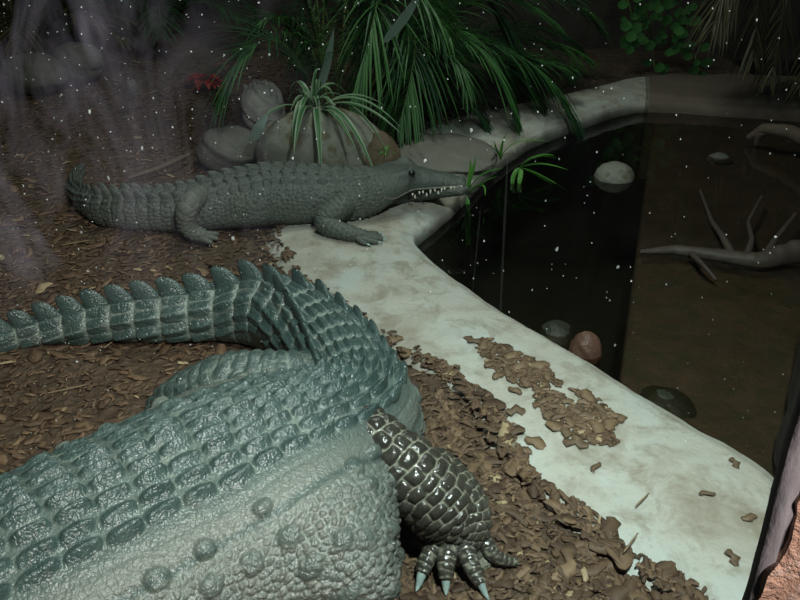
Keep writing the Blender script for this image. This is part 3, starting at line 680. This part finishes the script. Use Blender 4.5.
    for l in np.linspace(.01, KL[6]+.10, 60):
        i = int(np.searchsorted(L, l)); f = l/(KL[6]+.10); zt = np.interp(f, [0, .35, .7, .85, 1], [.124, .113, .103, .104, .122])+.004*math.sin(l*75)
        g = [j for j in range(m) if w[i, j] > .02]; j = min(g, key=lambda j: abs(P2[i, j, 2]-zt)+.2*(N[i, j, 2] < -.5)); lp_.append((*(P2[i, j]-O+N[i, j]*.001), .0055*(1-.5*f)))
    G, *_ = tube_grid(lp_, 120, 8, .008); mb2 = MB(); mb2.grid(G, close_v=True, cap0=True, cap1=True, crease=1.0, zone=1.0); mb2.build('lip', M['lip'], root)['label'] = 'pale lip line'
    # teeth along both sides of the closed mouth
    for q in range(15):
        l = .012+q*.0165; i = int(np.searchsorted(L, l))
        for sd in (-1, 1):
            if sd == -1 and q % 2: continue
            hwv, zlv = R[i, 5], R[i, 3]; up_ = (q % 3) != 1
            c = R[i, :3]+A[i]*sd*(hwv*.97+.004); ln_ = .022 if q in (0, 2, 3, 6, 9) else .015
            z0 = zlv+.012 if up_ else zlv-.014; z1 = z0-ln_ if up_ else z0+ln_
            T3 = [(*(np.array([c[0], c[1], z0])-O), .0048), (*(np.array([c[0], c[1], .5*(z0+z1)])+A[i]*sd*.002-O), .0040), (*(np.array([c[0], c[1], z1])-O), .0008)]
            G, *_ = tube_grid(T3, 7, 8, 0, up=(1, .3, 0)); MB().grid(G, close_v=True, cap0=True, cap1=True).build('tooth', M['tooth'], root)
    return root
croc2 = tag(far_croc(), 'smaller dull crocodile behind, resting its toothy head over the pool edge', 'crocodile')

# ------------------------------------------------------------------ rocks
def rock(name, label, c, r, m, seed, amp=.16, freq=1.6, rot=0.0, cat='rock'):
    P = blob((0, 0, 0), r, 40, 64, amp, freq, seed); P += (.03*min(r)*fbm(P[..., 0]*40, P[..., 1]*40+P[..., 2]*30, 3, seed+9))[..., None]*unit(P)
    o = MB().grid(P, close_v=True, flip=True, cap0=True, cap1=True).build(name, m); o.location = c; o.rotation_euler = (0, 0, rot)
    return tag(o, label, cat)
def on(px, py, z, dz=0.0):
    p = at(px, py, z); return (p[0], p[1], z+dz)
rock('boulder', 'big rounded grey boulder behind the smaller crocodile, spider plant hanging over it', on(324, 152, .09), (.34, .19, .225), M['boulder'], 3, .09)
rock('boulder', 'flat grey stone slab behind the snout of the smaller crocodile, at the pool edge', on(448, 154, .02), (.27, .30, .055), M['slabrock'], 5, .20, 2.4)
rock('boulder', 'small brown-stained boulder touching the right end of the big grey boulder', on(380, 158, .08), (.10, .12, .13), M['brownrock'], 8, .12)
rock('boulder', 'dark grey boulder to the left of the big grey boulder', on(228, 150, .07), (.16, .16, .12), M['greyrock'], 12, .14)
rock('rock', 'jagged pale whitish rock above the dark grey boulder, under the palm frond', on(262, 108, .10), (.13, .12, .17), M['paleroc'], 15, .26, 2.6)
rock('rock', 'dusty brownish rock far back on the left side of the bed', on(34, 74, .20), (.20, .15, .13), M['greyrock'], 22, .14)
rock('rock', 'dusty pale rock at the far left, right of the brownish rock', on(78, 62, .24), (.16, .12, .12), M['greyrock'], 25, .2)
rock('rock', 'small curved whitish stone in the soil behind the tail of the smaller crocodile', on(211, 158, .05), (.035, .03, .06), M['paleroc'], 28, .22, 2.2)
rock('rock', 'small greyish pebble far back in the dark soil', on(131, 88, .20), (.04, .04, .05), M['greyrock'], 31, .3)
rock('stone', 'round pale stone sticking up from the dark pool water', on(614, 177, WATER, .0), (.105, .10, .08), M['boulder'], 35, .08, 1.4)
rock('stone', 'reddish stone against the pool side of the pale rim', on(586, 346, -.07, -.03), (.058, .054, .085), M['redrock'], 38, .12)
rock('stone', 'dark green algae covered stone under water beside the reddish stone', on(556, 331, -.10, -.04), (.075, .08, .07), M['algae'], 41, .1)
rock('stone', 'dark round stone half sunk by the pale rim at the near end of the pool', on(668, 394, WATER, -.075), (.105, .11, .075), M['algae'], 44, .1)
rock('stone', 'flat pale stone under water far along the pool near the brown ledge', on(720, 158, WATER-.01, -.02), (.07, .05, .05), M['greyrock'], 47, .2)

# ------------------------------------------------------------------ plants
def blade(mb, pts, w0, tip=.15, fold=.25, n=8, tone=.5, stripe=False, w1=None, side=None):
    """a leaf strip along pts, folded down its middle"""
    P = np.asarray(pts, float); R, L = resample(P, n, 0)
    if len(P) > 2:
        R, L = resample(P, n, L[-1]*.10)
    T = unit(np.gradient(R, axis=0)); s = np.linspace(0, 1, n)
    S = np.cross(T, np.array([0, 0, 1.0])); bad = np.linalg.norm(S, axis=1) < .15; S[bad] = side if side is not None else (1, 0, 0); S = unit(S)
    if side is not None: S = unit(np.asarray(side, float)-T*np.sum(T*np.asarray(side, float), 1, keepdims=True))
    U = np.cross(S, T); w = w0*np.minimum(1, .35+s*4)*np.where(s > .45, 1-((s-.45)/.55)**1.6*(1-tip*.2), 1); w = np.maximum(w, w0*.03)
    if stripe:
        k = np.array([-1, -.62, -.38, 0, .38, .62, 1]); st = np.array([1, 1, 0, 0, 0, 1, 1.]); 
    else:
        k = np.array([-1, 0, 1.]); st = np.zeros(3)
    G = R[:, None]+S[:, None]*(k[None]*w[:, None]*.5)[..., None]+U[:, None]*(np.abs(k)[None]*w[:, None]*fold)[..., None]
    mb.grid(G, tone=tone, stripe=np.broadcast_to(st[None], G.shape[:2]))
def bez(a, b, c, n=14, d=None):
    t = np.linspace(0, 1, n)[:, None]; a, b, c = map(np.asarray, (a, b, c))
    if d is not None: return (1-t)**3*a+3*t*(1-t)**2*b+3*t*t*(1-t)*c+t**3*np.asarray(d)
    return (1-t)**2*a+2*t*(1-t)*b+t*t*c
def frond(parent, path, O, nl, ll, lw, droop, ang=50, start=.22, mat='palm', rr=.006, tone=.5, spread=1.0, seed=0):
    rs = np.random.default_rng(seed); R, L = resample(np.asarray(path)-O, 60, 0); T = unit(np.gradient(R, axis=0))
    mb = MB(); rad = np.linspace(rr, rr*.25, 60); G, *_ = tube_grid(np.concatenate([R, rad[:, None]], 1), 40, 6); mb.grid(G, close_v=True, mat=1, tone=.5, stripe=0)
    for q in range(nl):
        f = start+(1-start)*(q+.5)/nl; i = min(59, int(f*59)); t = T[i]; S = unit(np.cross(t, (0, 0, 1.0))) if abs(t[2]) < .97 else np.array([1, 0, 0.])
        U = np.cross(S, t); env = math.sin(math.pi*min(1, .18+.80*(f-start)/(1-start)))**.7; l = ll*env*rs.uniform(.85, 1.1)
        for sd in (-1, 1):
            a = math.radians(ang*(1-.45*f)+rs.normal()*6); d = unit(t*math.cos(a)+sd*S*math.sin(a)*spread+U*.22+rs.normal(size=3)*.05)
            p0 = R[i]; p1 = p0+d*l*.5; p2 = p0+d*l*.9+np.array([0, 0, -1.0])*droop*l*rs.uniform(.7, 1.3)
            blade(mb, bez(p0, p1, p2, 6), lw*rs.uniform(.8, 1.15), n=6, tone=float(np.clip(tone+rs.normal()*.22, 0, 1)))
    return mb.build('frond', [M[mat], M['rachis'] if mat != 'dead' else M['dead']], parent)

# the feathery palm clump
c0 = at(345, 112, .08); pO = np.array([c0[0], c0[1], .05]); palm = empty('palm', pO)
tag(palm, 'large feathery green palm clump behind the big grey boulder', 'palm')
Yb = c0[1]
FR = [  # base, two guides, tip : place in the photo and distance
 ((325, 118, Yb), (298, 40, Yb-.15), (262, -5, Yb-.40), (220, 100, Yb-.50), 34, .50, .30),
 ((340, 112, Yb), (332, 20, Yb), (320, -120, Yb-.1), (190, -60, Yb-.3), 30, .42, .4),
 ((355, 112, Yb), (370, 0, Yb-.1), (400, -70, Yb-.2), (352, 100, Yb-.32), 34, .40, .55),
 ((362, 112, Yb), (400, 10, Yb), (440, -20, Yb-.2), (398, 128, Yb-.42), 36, .40, .6),
 ((365, 112, Yb+.1), (420, 20, Yb), (470, -10, Yb-.1), (515, 120, Yb-.1), 36, .42, .5),
 ((365, 112, Yb+.1), (430, 20, Yb+.2), (520, 0, Yb+.1), (585, 145, Yb+.1), 40, .40, .5),
 ((365, 112, Yb+.1), (430, 60, Yb+.2), (500, 45, Yb+.3), (575, 70, Yb+.3), 34, .40, .35),
 ((365, 112, Yb+.2), (420, 10, Yb+.4), (480, -40, Yb+.5), (560, 30, Yb+.5), 34, .46, .4),
 ((360, 112, Yb+.2), (380, -30, Yb+.3), (420, -120, Yb+.3), (520, -40, Yb+.3), 34, .50, .5),
 ((350, 112, Yb+.1), (352, -10, Yb), (380, -90, Yb-.1), (450, 40, Yb-.3), 36, .45, .5),
 ((370, 115, Yb), (410, 70, Yb), (440, 60, Yb-.1), (492, 132, Yb-.1), 30, .30, .4),
 ((335, 112, Yb+.1), (310, 0, Yb+.2), (290, -60, Yb+.2), (300, 70, Yb+.0), 26, .30, .4),
 ((372, 115, Yb+.3), (440, 40, Yb+.6), (520, 20, Yb+.7), (590, 60, Yb+.7), 34, .48, .5),
 ((355, 112, Yb+.3), (345, -40, Yb+.5), (340, -100, Yb+.5), (310, -10, Yb+.4), 26, .40, .4),
 ((330, 112, Yb+.2), (300, 20, Yb+.1), (270, -20, Yb-.1), (238, 60, Yb-.2), 28, .30, .4),
 ((365, 112, Yb+.2), (440, 30, Yb+.3), (500, 40, Yb+.3), (545, 110, Yb+.2), 36, .40, .45),
 ((365, 112, Yb+.1), (410, 50, Yb-.1), (450, 20, Yb-.2), (470, 90, Yb-.3), 34, .36, .5),
 ((370, 112, Yb+.4), (450, -20, Yb+.7), (540, -40, Yb+.9), (600, 30, Yb+.9), 38, .55, .4),
 ((370, 112, Yb+.4), (430, -40, Yb+.6), (480, -60, Yb+.7), (510, 60, Yb+.6), 38, .55, .5),
 ((360, 112, Yb+.3), (390, -40, Yb+.3), (410, -90, Yb+.3), (440, 70, Yb+.1), 38, .50, .5),
 ((350, 112, Yb+.2), (372, -20, Yb+.1), (392, -80, Yb), (378, 60, Yb-.2), 36, .44, .5),
 ((370, 112, Yb+.5), (460, 20, Yb+.9), (530, 10, Yb+1.1), (580, 50, Yb+1.1), 34, .55, .4),
]
for i, (a, b, c, d, nl, ll, dr) in enumerate(FR):
    frond(palm, bez(atY(*a), atY(*b), atY(*c), 40, atY(*d)), pO, int(nl*1.7), ll, .0135, dr, tone=.2+.4*((i*7) % 5)/4, seed=100+i)
for i, (x0, x1, y1, dy) in enumerate(((305, 300, -60, .1), (315, 325, -70, .0), (322, 312, -50, .15), (338, 345, -90, .1), (352, 372, -60, .05), (366, 392, -70, .15), (330, 300, -40, -.05), (372, 425, -50, .2))):
    a, d = atY(x0, 120, Yb+dy), atY(x1, y1, Yb+dy+.1)
    G, *_ = tube_grid([(*(a-pO), .009), (*((a+d)/2-pO+np.array([.02, 0, 0])), .007), (*(d-pO), .005)], 30, 8, .1)
    MB().grid(G, close_v=True, tone=.3+.08*i, stripe=0).build('stem', M['rachis'], palm)

def tuft(name, label, cat, base, n, lmin, lmax, w, m, lean=(0, 0), spread=.8, stiff=.55, seed=0, part='leaf', stripe=False, single=True, dirs=None):
    rs = np.random.default_rng(seed); O = np.asarray(base, float); root = empty(name, O) if not single else None; mb = MB()
    for q in range(n):
        az = rs.uniform(0, 2*math.pi); l = rs.uniform(lmin, lmax); out = rs.uniform(.15, 1)*spread
        dv = np.array([math.cos(az)*out+lean[0], math.sin(az)*out+lean[1], 1.0]); dv = dv/np.linalg.norm(dv)
        if dirs is not None and q < len(dirs): dv = np.array(dirs[q][:3], float); l = dirs[q][3]; dv = dv/np.linalg.norm(dv)
        hz = np.array([dv[0], dv[1], 0]); p0 = np.array([rs.normal()*.012, rs.normal()*.012, 0])
        p1 = p0+dv*l*.55; p2 = p0+dv*l*.75+hz*l*.45-np.array([0, 0, l*(1-stiff)*rs.uniform(.5, 1.2)])
        t = MB() if not single else mb
        blade(t, bez(p0, p1, p2, 12), w*rs.uniform(.8, 1.2), n=12, tone=rs.uniform(.2, .9), stripe=stripe, fold=.18)
        if not single: t.build(part, m, root)
    if single:
        root = mb.build(name, m); root.location = O
    return tag(root, label, cat)
b = at(314, 118, .22)
tuft('spider_plant', 'spider plant with white-striped arching leaves over the big grey boulder', 'plant', (b[0], b[1]-.06, .25), 24, .30, .60, .030, M['spider'], spread=1.0, stiff=.30, seed=4, single=False, stripe=True,
     dirs=[(-.05, -.75, .75, .66), (.10, -.8, .8, .60), (.5, -.6, .8, .66), (.7, -.5, .7, .62), (-.10, -.5, 1, .56), (.35, -.75, .6, .58), (.8, -.2, .9, .60), (-.25, -.4, 1.2, .45), (.1, .1, 1.5, .62), (.05, .2, 1.6, .68)])
for i, (px, py, z, n, l0, l1, w, mm, sp, lab) in enumerate((
    (385, 150, .16, 14, .05, .11, .006, 'fresh', .6, 'tiny bright green grass tuft at the foot of the brown-stained boulder'),
    (450, 165, .035, 12, .05, .11, .007, 'fresh', .5, 'tiny bright green tuft on the rim above the snout of the smaller crocodile'),
    (432, 118, .04, 40, .25, .50, .008, 'palm', .9, 'long thin-bladed grass clump on the soil left of the far rim'),
    (400, 128, .04, 34, .20, .42, .008, 'palmdark', .9, 'dark grass clump between the palm and the brown-stained boulder'),
    (470, 106, .04, 44, .30, .55, .009, 'palm', 1.0, 'tall arching grass clump hanging over the far pale rim'),
    (530, 92, .04, 44, .35, .65, .010, 'palmdark', .9, 'dark green grass clump behind the far pale rim'),
    (572, 82, .04, 40, .30, .60, .010, 'palm', .8, 'bright grass clump at the far right end of the pale rim'),
    (440, 96, .05, 26, .25, .50, .006, 'dry', 1.0, 'brown dried grass clump in front of the tall arching grass'),
    (505, 84, .04, 36, .5, .9, .012, 'palmdark', .7, 'tall dark grass far behind the palm on the right'))):
    p = at(px, py, z); tuft('grass_clump', lab, 'grass', (p[0], p[1], z-.02), n, l0, l1, w, M[mm], spread=sp, stiff=.45, seed=40+i)
# sprouts at the water's edge
def sprout(label, px, py, Y, leaves, w, seed):
    O = atY(px, py, Y); root = empty('sprout', O)
    for a, b in leaves:
        t = MB(); A, B = atY(*a, Y-.03)-O, atY(*b, Y-.05)-O; blade(t, bez((0, 0, 0), A, B, 14), w, n=14, tone=random.uniform(.3, .9), fold=.2); t.build('leaf', M['fresh'], root)
    return tag(root, label, 'plant')
Yp = at(470, 195, -.05)[1]
sprout('young green sprout with arching leaves beside the snout of the smaller crocodile', 466, 196, Yp, [((474, 172), (476, 156)), ((472, 180), (470, 158)), ((476, 170), (504, 168)), ((488, 172), (485, 196)), ((468, 205), (470, 226)), ((480, 182), (498, 176))], .024, 1)
Yp2 = at(500, 172, -.05)[1]
sprout('thin leaved sprout growing up at the pool edge behind the snout sprout', 501, 160, Yp2+.1, [((500, 140), (512, 126)), ((505, 134), (552, 142)), ((498, 150), (492, 144)), ((496, 152), (494, 140))], .016, 2)
sprout('drooping bright green plant hanging low over the dark pool water', 520, 168, Yp2-.02, [((512, 172), (512, 190)), ((522, 172), (518, 190)), ((536, 172), (566, 190)), ((540, 160), (568, 170)), ((530, 172), (552, 184)), ((528, 170), (560, 186)), ((530, 152), (556, 158)), ((540, 150), (555, 156))], .026, 3)
# pale broad leaf blades standing in the palm
for lab, pts, w in (('tall pale blue-green blade standing upright in the palm clump', ((318, 92, Yb-.25), (326, 68, Yb-.25), (334, 28, Yb-.28)), .045),
                    ('broad pale blade leaning out of the top of the palm clump', ((384, 42, Yb-.35), (402, 20, Yb-.38), (424, -12, Yb-.4)), .055),
                    ('pale green leaf lying against the left end of the big grey boulder', ((252, 140, 3.62), (258, 128, 3.60), (268, 114, 3.62)), .05)):
    P = [atY(*p) for p in pts]; mb = MB(); blade(mb, P, w, n=14, fold=.15, tone=.3, side=(1, .2, 0)); tag(mb.build('leaf_blade', M['paleleaf']), lab, 'leaf')
# red leafed plant
b = at(205, 84, .10); tuft('red_plant', 'low plant with red leaves under the left palm frond', 'plant', (b[0], b[1], .10), 26, .10, .22, .05, M['red'], spread=1.4, stiff=.4, seed=66, single=False)
# shrubs far back on the left
for i, (px, py, Y, lab, mm) in enumerate(((36, 44, 5.7, 'dim yellowish palm at the far back left', 'dead'), (165, 34, 6.15, 'dim green palm at the far back, left of the red plant', 'palmdark'))):
    b = atY(px, py, Y); b[2] = .12; root = empty('palm', b); tag(root, lab, 'palm')
    for q in range(7):
        a = 2*math.pi*q/7+.4; h = np.array([math.cos(a), .5*math.sin(a)-.2, 0])*.45
        frond(root, bez(b, b+h*.5+np.array([0, 0, .6]), b+h*2.0+np.array([0, 0, .20]), 30), b, 22, .34, .02, .3, mat=mm, seed=300+10*i+q)
# vine with round leaves hanging over the far ledge
vO = atY(660, 0, 6.0); vine = empty('vine', vO); tag(vine, 'leafy vine with round leaves trailing over the far brown ledge', 'vine')
for si, pts in enumerate((((640, -30), (648, 20), (652, 45), (655, 72)), ((655, -30), (668, 10), (672, 35), (676, 50)), ((690, -30), (678, 12), (690, 40), (698, 66)), ((620, -30), (632, 15), (634, 40), (628, 42)))):
    P = [atY(x, y, 6.0-.10*(k % 2)-.05*si)-vO for k, (x, y) in enumerate(pts)]; R, L = resample(np.array(P), 26, .06)
    G, *_ = tube_grid(np.concatenate([R, np.full((26, 1), .006)], 1), 26, 6); st = MB().grid(G, close_v=True, tone=.3, stripe=0).build('stem', M['rachis'], vine)
    for i in range(3, 26, 1):
        for rep in range(1):
            r = random.uniform(.018, .042); a = random.uniform(0, 6.28); c = R[i]+np.array([math.cos(a)*.07, -.03-random.uniform(0, .06), math.sin(a)*.05]); m_ = 9
            ph = np.linspace(0, 2*math.pi, m_, endpoint=False); nx, nz = random.uniform(-.4, .4), random.uniform(.1, .7)
            V = np.array([[c[0]+r*math.cos(p)*(1+.15*math.cos(p*2)), c[1]-.35*r*abs(math.cos(p))+nx*r*math.cos(p)-nz*r*math.sin(p)*.6, c[2]+r*1.05*math.sin(p)] for p in ph]+[[c[0], c[1]+.004, c[2]]])
            MB().add(V, None, [(j, (j+1) % m_, m_) for j in range(m_)], tone=random.uniform(.1, 1), stripe=0).build('leaf', M['vine'], vine)
# dead palm hanging from above on the right
dO = atY(770, -120, 5.0); dead = empty('palm', dO); tag(dead, 'withered brownish palm fronds drooping from the upper right', 'palm')
for i, (b, c, d) in enumerate((((740, -80), (725, -10), (712, 30)), ((760, -70), (760, 10), (752, 60)), ((790, -80), (790, 10), (770, 80)), ((810, -60), (830, 30), (800, 88)), ((830, -60), (860, 10), (835, 70)))):
    frond(dead, bez(dO, atY(*b, 5.0), atY(*c, 4.95), 40, atY(*d, 4.85)), dO, 26, .34, .016, .45, ang=40, mat='dead', seed=400+i, start=.3)

# ------------------------------------------------------------------ driftwood, twigs, bark chips
def stick(name, label, cat, pts, m, mats='driftwood', seed=0):
    mb = MB()
    for path in pts:
        G, L, th, R = tube_grid(path, 60, 12, .02); G = G+outward(G)*(.18*R[:, 3][:, None]*fbm(L[:, None]*30, th[None]*2, 3, seed))[..., None]
        mb.grid(G, close_v=True, cap0=True, cap1=True, tone=.6)
    return tag(mb.build(name, M[mats]), label, cat)
W = lambda x, y, z, r: (*at(x, y, z), r)
stick('driftwood', 'forked pale root reaching over the water from the right side of the pool', 'driftwood', [[W(830, 150, .04, .045), W(790, 132, .03, .04), W(765, 128, .02, .032), W(748, 138, -.06, .018)], [W(775, 129, .02, .028), W(758, 134, -.02, .02), W(756, 146, -.10, .012)]], 0, seed=4)
stick('branch', 'long greyish branch lying in the water at the middle of the pool', 'branch', [[W(640, 252, -.09, .010), W(675, 250, -.085, .024), (*at(720, 256, -.08), .030), W(760, 262, -.08, .040), W(800, 250, -.05, .05)], [W(735, 259, -.08, .020), W(722, 236, -.05, .014), W(712, 222, -.07, .010), W(700, 190, -.07, .006)], [W(745, 261, -.08, .018), W(752, 240, -.05, .012), W(748, 222, -.06, .009), W(762, 196, -.05, .006)], [W(760, 262, -.08, .018), W(775, 240, -.04, .013), W(796, 214, -.03, .009)], [W(690, 252, -.08, .014), W(706, 268, -.07, .009), W(716, 280, -.09, .006)]], 0, 'wetroot', seed=6)
stick('driftwood', 'pale bark strip lying on the brown ledge at the far right', 'driftwood', [[W(760, 92, .03, .03), W(790, 86, .04, .04), W(830, 92, .03, .03)]], 0, seed=9)
stick('branch', 'pale broken branch in the soil behind the smaller crocodile', 'branch', [[W(128, 178, .03, .008), W(160, 168, .05, .013), W(190, 154, .06, .010)]], 0, seed=12)
for i, (a, b, lab) in enumerate((((48, 393), (85, 385), 'light straw lying on the soil between tail and back of the large crocodile'), ((636, 506), (649, 493), 'thin twig on the bare middle of the pale rim'), ((624, 552), (638, 533), 'thin twig at the chip border on the near part of the rim'), ((104, 348), (112, 342), 'short twig leaning against the tail of the large crocodile'), ((62, 245), (90, 240), 'pale straw on the soil left of the smaller crocodile'))):
    za = .035 if a[0] > 400 else .012
    stick('twig', lab, 'twig', [[W(*a, za, .0022), W((a[0]+b[0])/2, (a[1]+b[1])/2, za+.006, .0026), W(*b, za+.002, .0015)]], 0, 'twig', seed=20+i)

def chip_geo(rs, l, w, t):
    n, m = 5, 3; x = np.linspace(-.5, .5, n); pr = np.array([.45, .9, 1, .85, .35])*rs.uniform(.75, 1.15, n); k = np.array([-1, 0, 1.])
    top = np.stack([x[:, None]*l+0*k, k[None]*w*.5*pr[:, None]+.15*w*rs.normal(size=(n, 1)), t*.5*(1-.5*np.abs(k))[None]+.12*t*rs.normal(size=(n, m))+ .5*t*np.cos(x*3)[:, None]], -1)
    bot = top.copy(); bot[..., 2] -= t*.7; bot[:, [0, 2], :2] *= .96
    return np.concatenate([top, bot[:, ::-1]], 1)
def rot(yaw, pit, rol):
    cy, sy, cp, sp_, cr, sr = math.cos(yaw), math.sin(yaw), math.cos(pit), math.sin(pit), math.cos(rol), math.sin(rol)
    return np.array([[cy, -sy, 0], [sy, cy, 0], [0, 0, 1]]) @ np.array([[cp, 0, sp_], [0, 1, 0], [-sp_, 0, cp]]) @ np.array([[1, 0, 0], [0, cr, -sr], [0, sr, cr]])
def rim_z(x, y):
    dg = (P_rim[:, 0]-x)**2+(P_rim[:, 1]-y)**2; return P_rim[np.argmin(dg), 2]
_me = bpy.data.objects['pool_rim'].data; P_rim = np.empty(len(_me.vertices)*3); _me.vertices.foreach_get('co', P_rim); P_rim = P_rim.reshape(-1, 3); P_rim = P_rim[P_rim[:, 2] > -.03]
rs = np.random.default_rng(11); cx, cy = [], []
def scat(n, x0, x1, y0, y1): cx.append(rs.uniform(x0, x1, n)); cy.append(rs.uniform(y0, y1, n))
scat(9500, -2.6, .9, .9, 3.3); scat(5200, -.35, .75, .95, 1.95); scat(4500, -3.6, .6, 3.3, 5.6)
cx = np.concatenate(cx); cy = np.concatenate(cy); sd = sdist(cx, cy); zz = soil_z(cx, cy, sd)
keep = sd > -.035+.03*fbm(cx*9, cy*9, 2, 5); mb = MB()
for x, y, z, d in zip(cx[keep], cy[keep], zz[keep], sd[keep]):
    big = rs.random() < .16; l = rs.uniform(.03, .085) if big else rs.uniform(.014, .038)
    z = max(z, .012 if d < .03 else z)
    G = chip_geo(rs, l, l*rs.uniform(.28, .65), rs.uniform(.0025, .0055)) @ rot(rs.uniform(0, 6.3), rs.normal()*.17, rs.normal()*.18).T+np.array([x, y, z+.005])
    mb.grid(G, close_v=True, tone=float(np.clip(rs.normal()*.26+.42, 0, 1)))
for (x0, y0, rx, ry, nn) in ((520, 366, 40, 16, 420), (580, 412, 46, 24, 520), (440, 362, 26, 7, 150), (500, 345, 20, 6, 40)):
    for q in range(nn):
        a_ = rs.uniform(0, 6.3); f = rs.uniform(0, 1)**.7; px = x0+rx*f*math.cos(a_); py = y0+ry*f*math.sin(a_)+.45*(px-x0)
        if fbm(px*.045, py*.06, 3, 17) < -.12: continue
        p = at(px, py, .03); z = rim_z(p[0], p[1]); l = rs.uniform(.010, .036)
        G = chip_geo(rs, l, l*rs.uniform(.35, .7), rs.uniform(.003, .005)) @ rot(rs.uniform(0, 6.3), rs.normal()*.08, rs.normal()*.08).T+np.array([p[0], p[1], z+.003])
        mb.grid(G, close_v=True, tone=float(np.clip(rs.normal()*.22+.55, 0, 1)))
tag(mb.build('bark_mulch', M['chip']), 'brown bark mulch covering the soil of the enclosure', 'mulch', kind='stuff')

protos = []
for q in range(8):
    l = rs.uniform(.035, .06); G = chip_geo(rs, l, l*rs.uniform(.4, .75), .0055)
    o = MB().grid(G, close_v=True, tone=[.2, .5, .35, .6, .1, .72, .45, .3][q]).build('bark_chip', M['loosechip']); protos.append(o)
spots = [(472, 342), (483, 346), (494, 352), (503, 362), (512, 356), (520, 366), (508, 374), (530, 372), (498, 378), (540, 366), (525, 384), (490, 366), (548, 378), (515, 392),
         (545, 402), (556, 408), (567, 402), (560, 418), (575, 412), (584, 404), (590, 416), (570, 424), (582, 428), (600, 410), (604, 420), (596, 428), (614, 416), (622, 420), (556, 428), (576, 442), (566, 434), (548, 416), (552, 394), (610, 426), (588, 398),
         (500, 418), (516, 412), (524, 452), (535, 444)]
used_p = set()
def place_chip(px, py, lab, group=None, which=None, yaw=None, sc=1.0):
    q = random.randrange(8) if which is None else which; o = protos[q]
    if q in used_p: o = o.copy(); col.objects.link(o)
    used_p.add(q); p = at(px, py, .03); z = rim_z(p[0], p[1]); p = at(px, py, z); z = rim_z(p[0], p[1])
    o.location = (p[0], p[1], z+.004); o.rotation_euler = (random.uniform(-.1, .1), random.uniform(-.1, .1), random.uniform(0, 6.28) if yaw is None else yaw); sc *= 1.15; o.scale = (sc, sc, sc)
    return tag(o, lab, 'bark chip', group)
for px, py in spots: place_chip(px, py, 'brown bark chip in the loose scatter on the middle of the pale rim', 'bark chips scattered on the pale rim')
place_chip(596, 468, 'single brown chip on the rim just below the chip scatter', which=0, yaw=.9, sc=.8)
place_chip(707, 495, 'lone brown chip on bare concrete near the window end of the rim', which=0, yaw=.1, sc=.75)
place_chip(733, 559, 'notched brown chip on the rim closest to the window', which=4, yaw=1.5, sc=.7)
place_chip(735, 464, 'small brown chip near the pool edge at the near end of the rim', which=4, yaw=1.5, sc=.6)
place_chip(749, 519, 'flat brown chip beside the rubber strip of the window', which=2, yaw=.2, sc=.8)
place_chip(576, 444, 'flat rounded brown chip lying apart under the chip scatter', which=4, yaw=2.6, sc=1.1)
place_chip(393, 344, 'orange-brown chip beside the tail base of the large crocodile', which=5, yaw=.2, sc=1.1)
place_chip(404, 360, 'tan chip just below the orange-brown chip at the tail base', which=5, yaw=1.9, sc=1.1)
for o, q in zip(protos, range(8)):
    if q not in used_p: bpy.data.objects.remove(o)
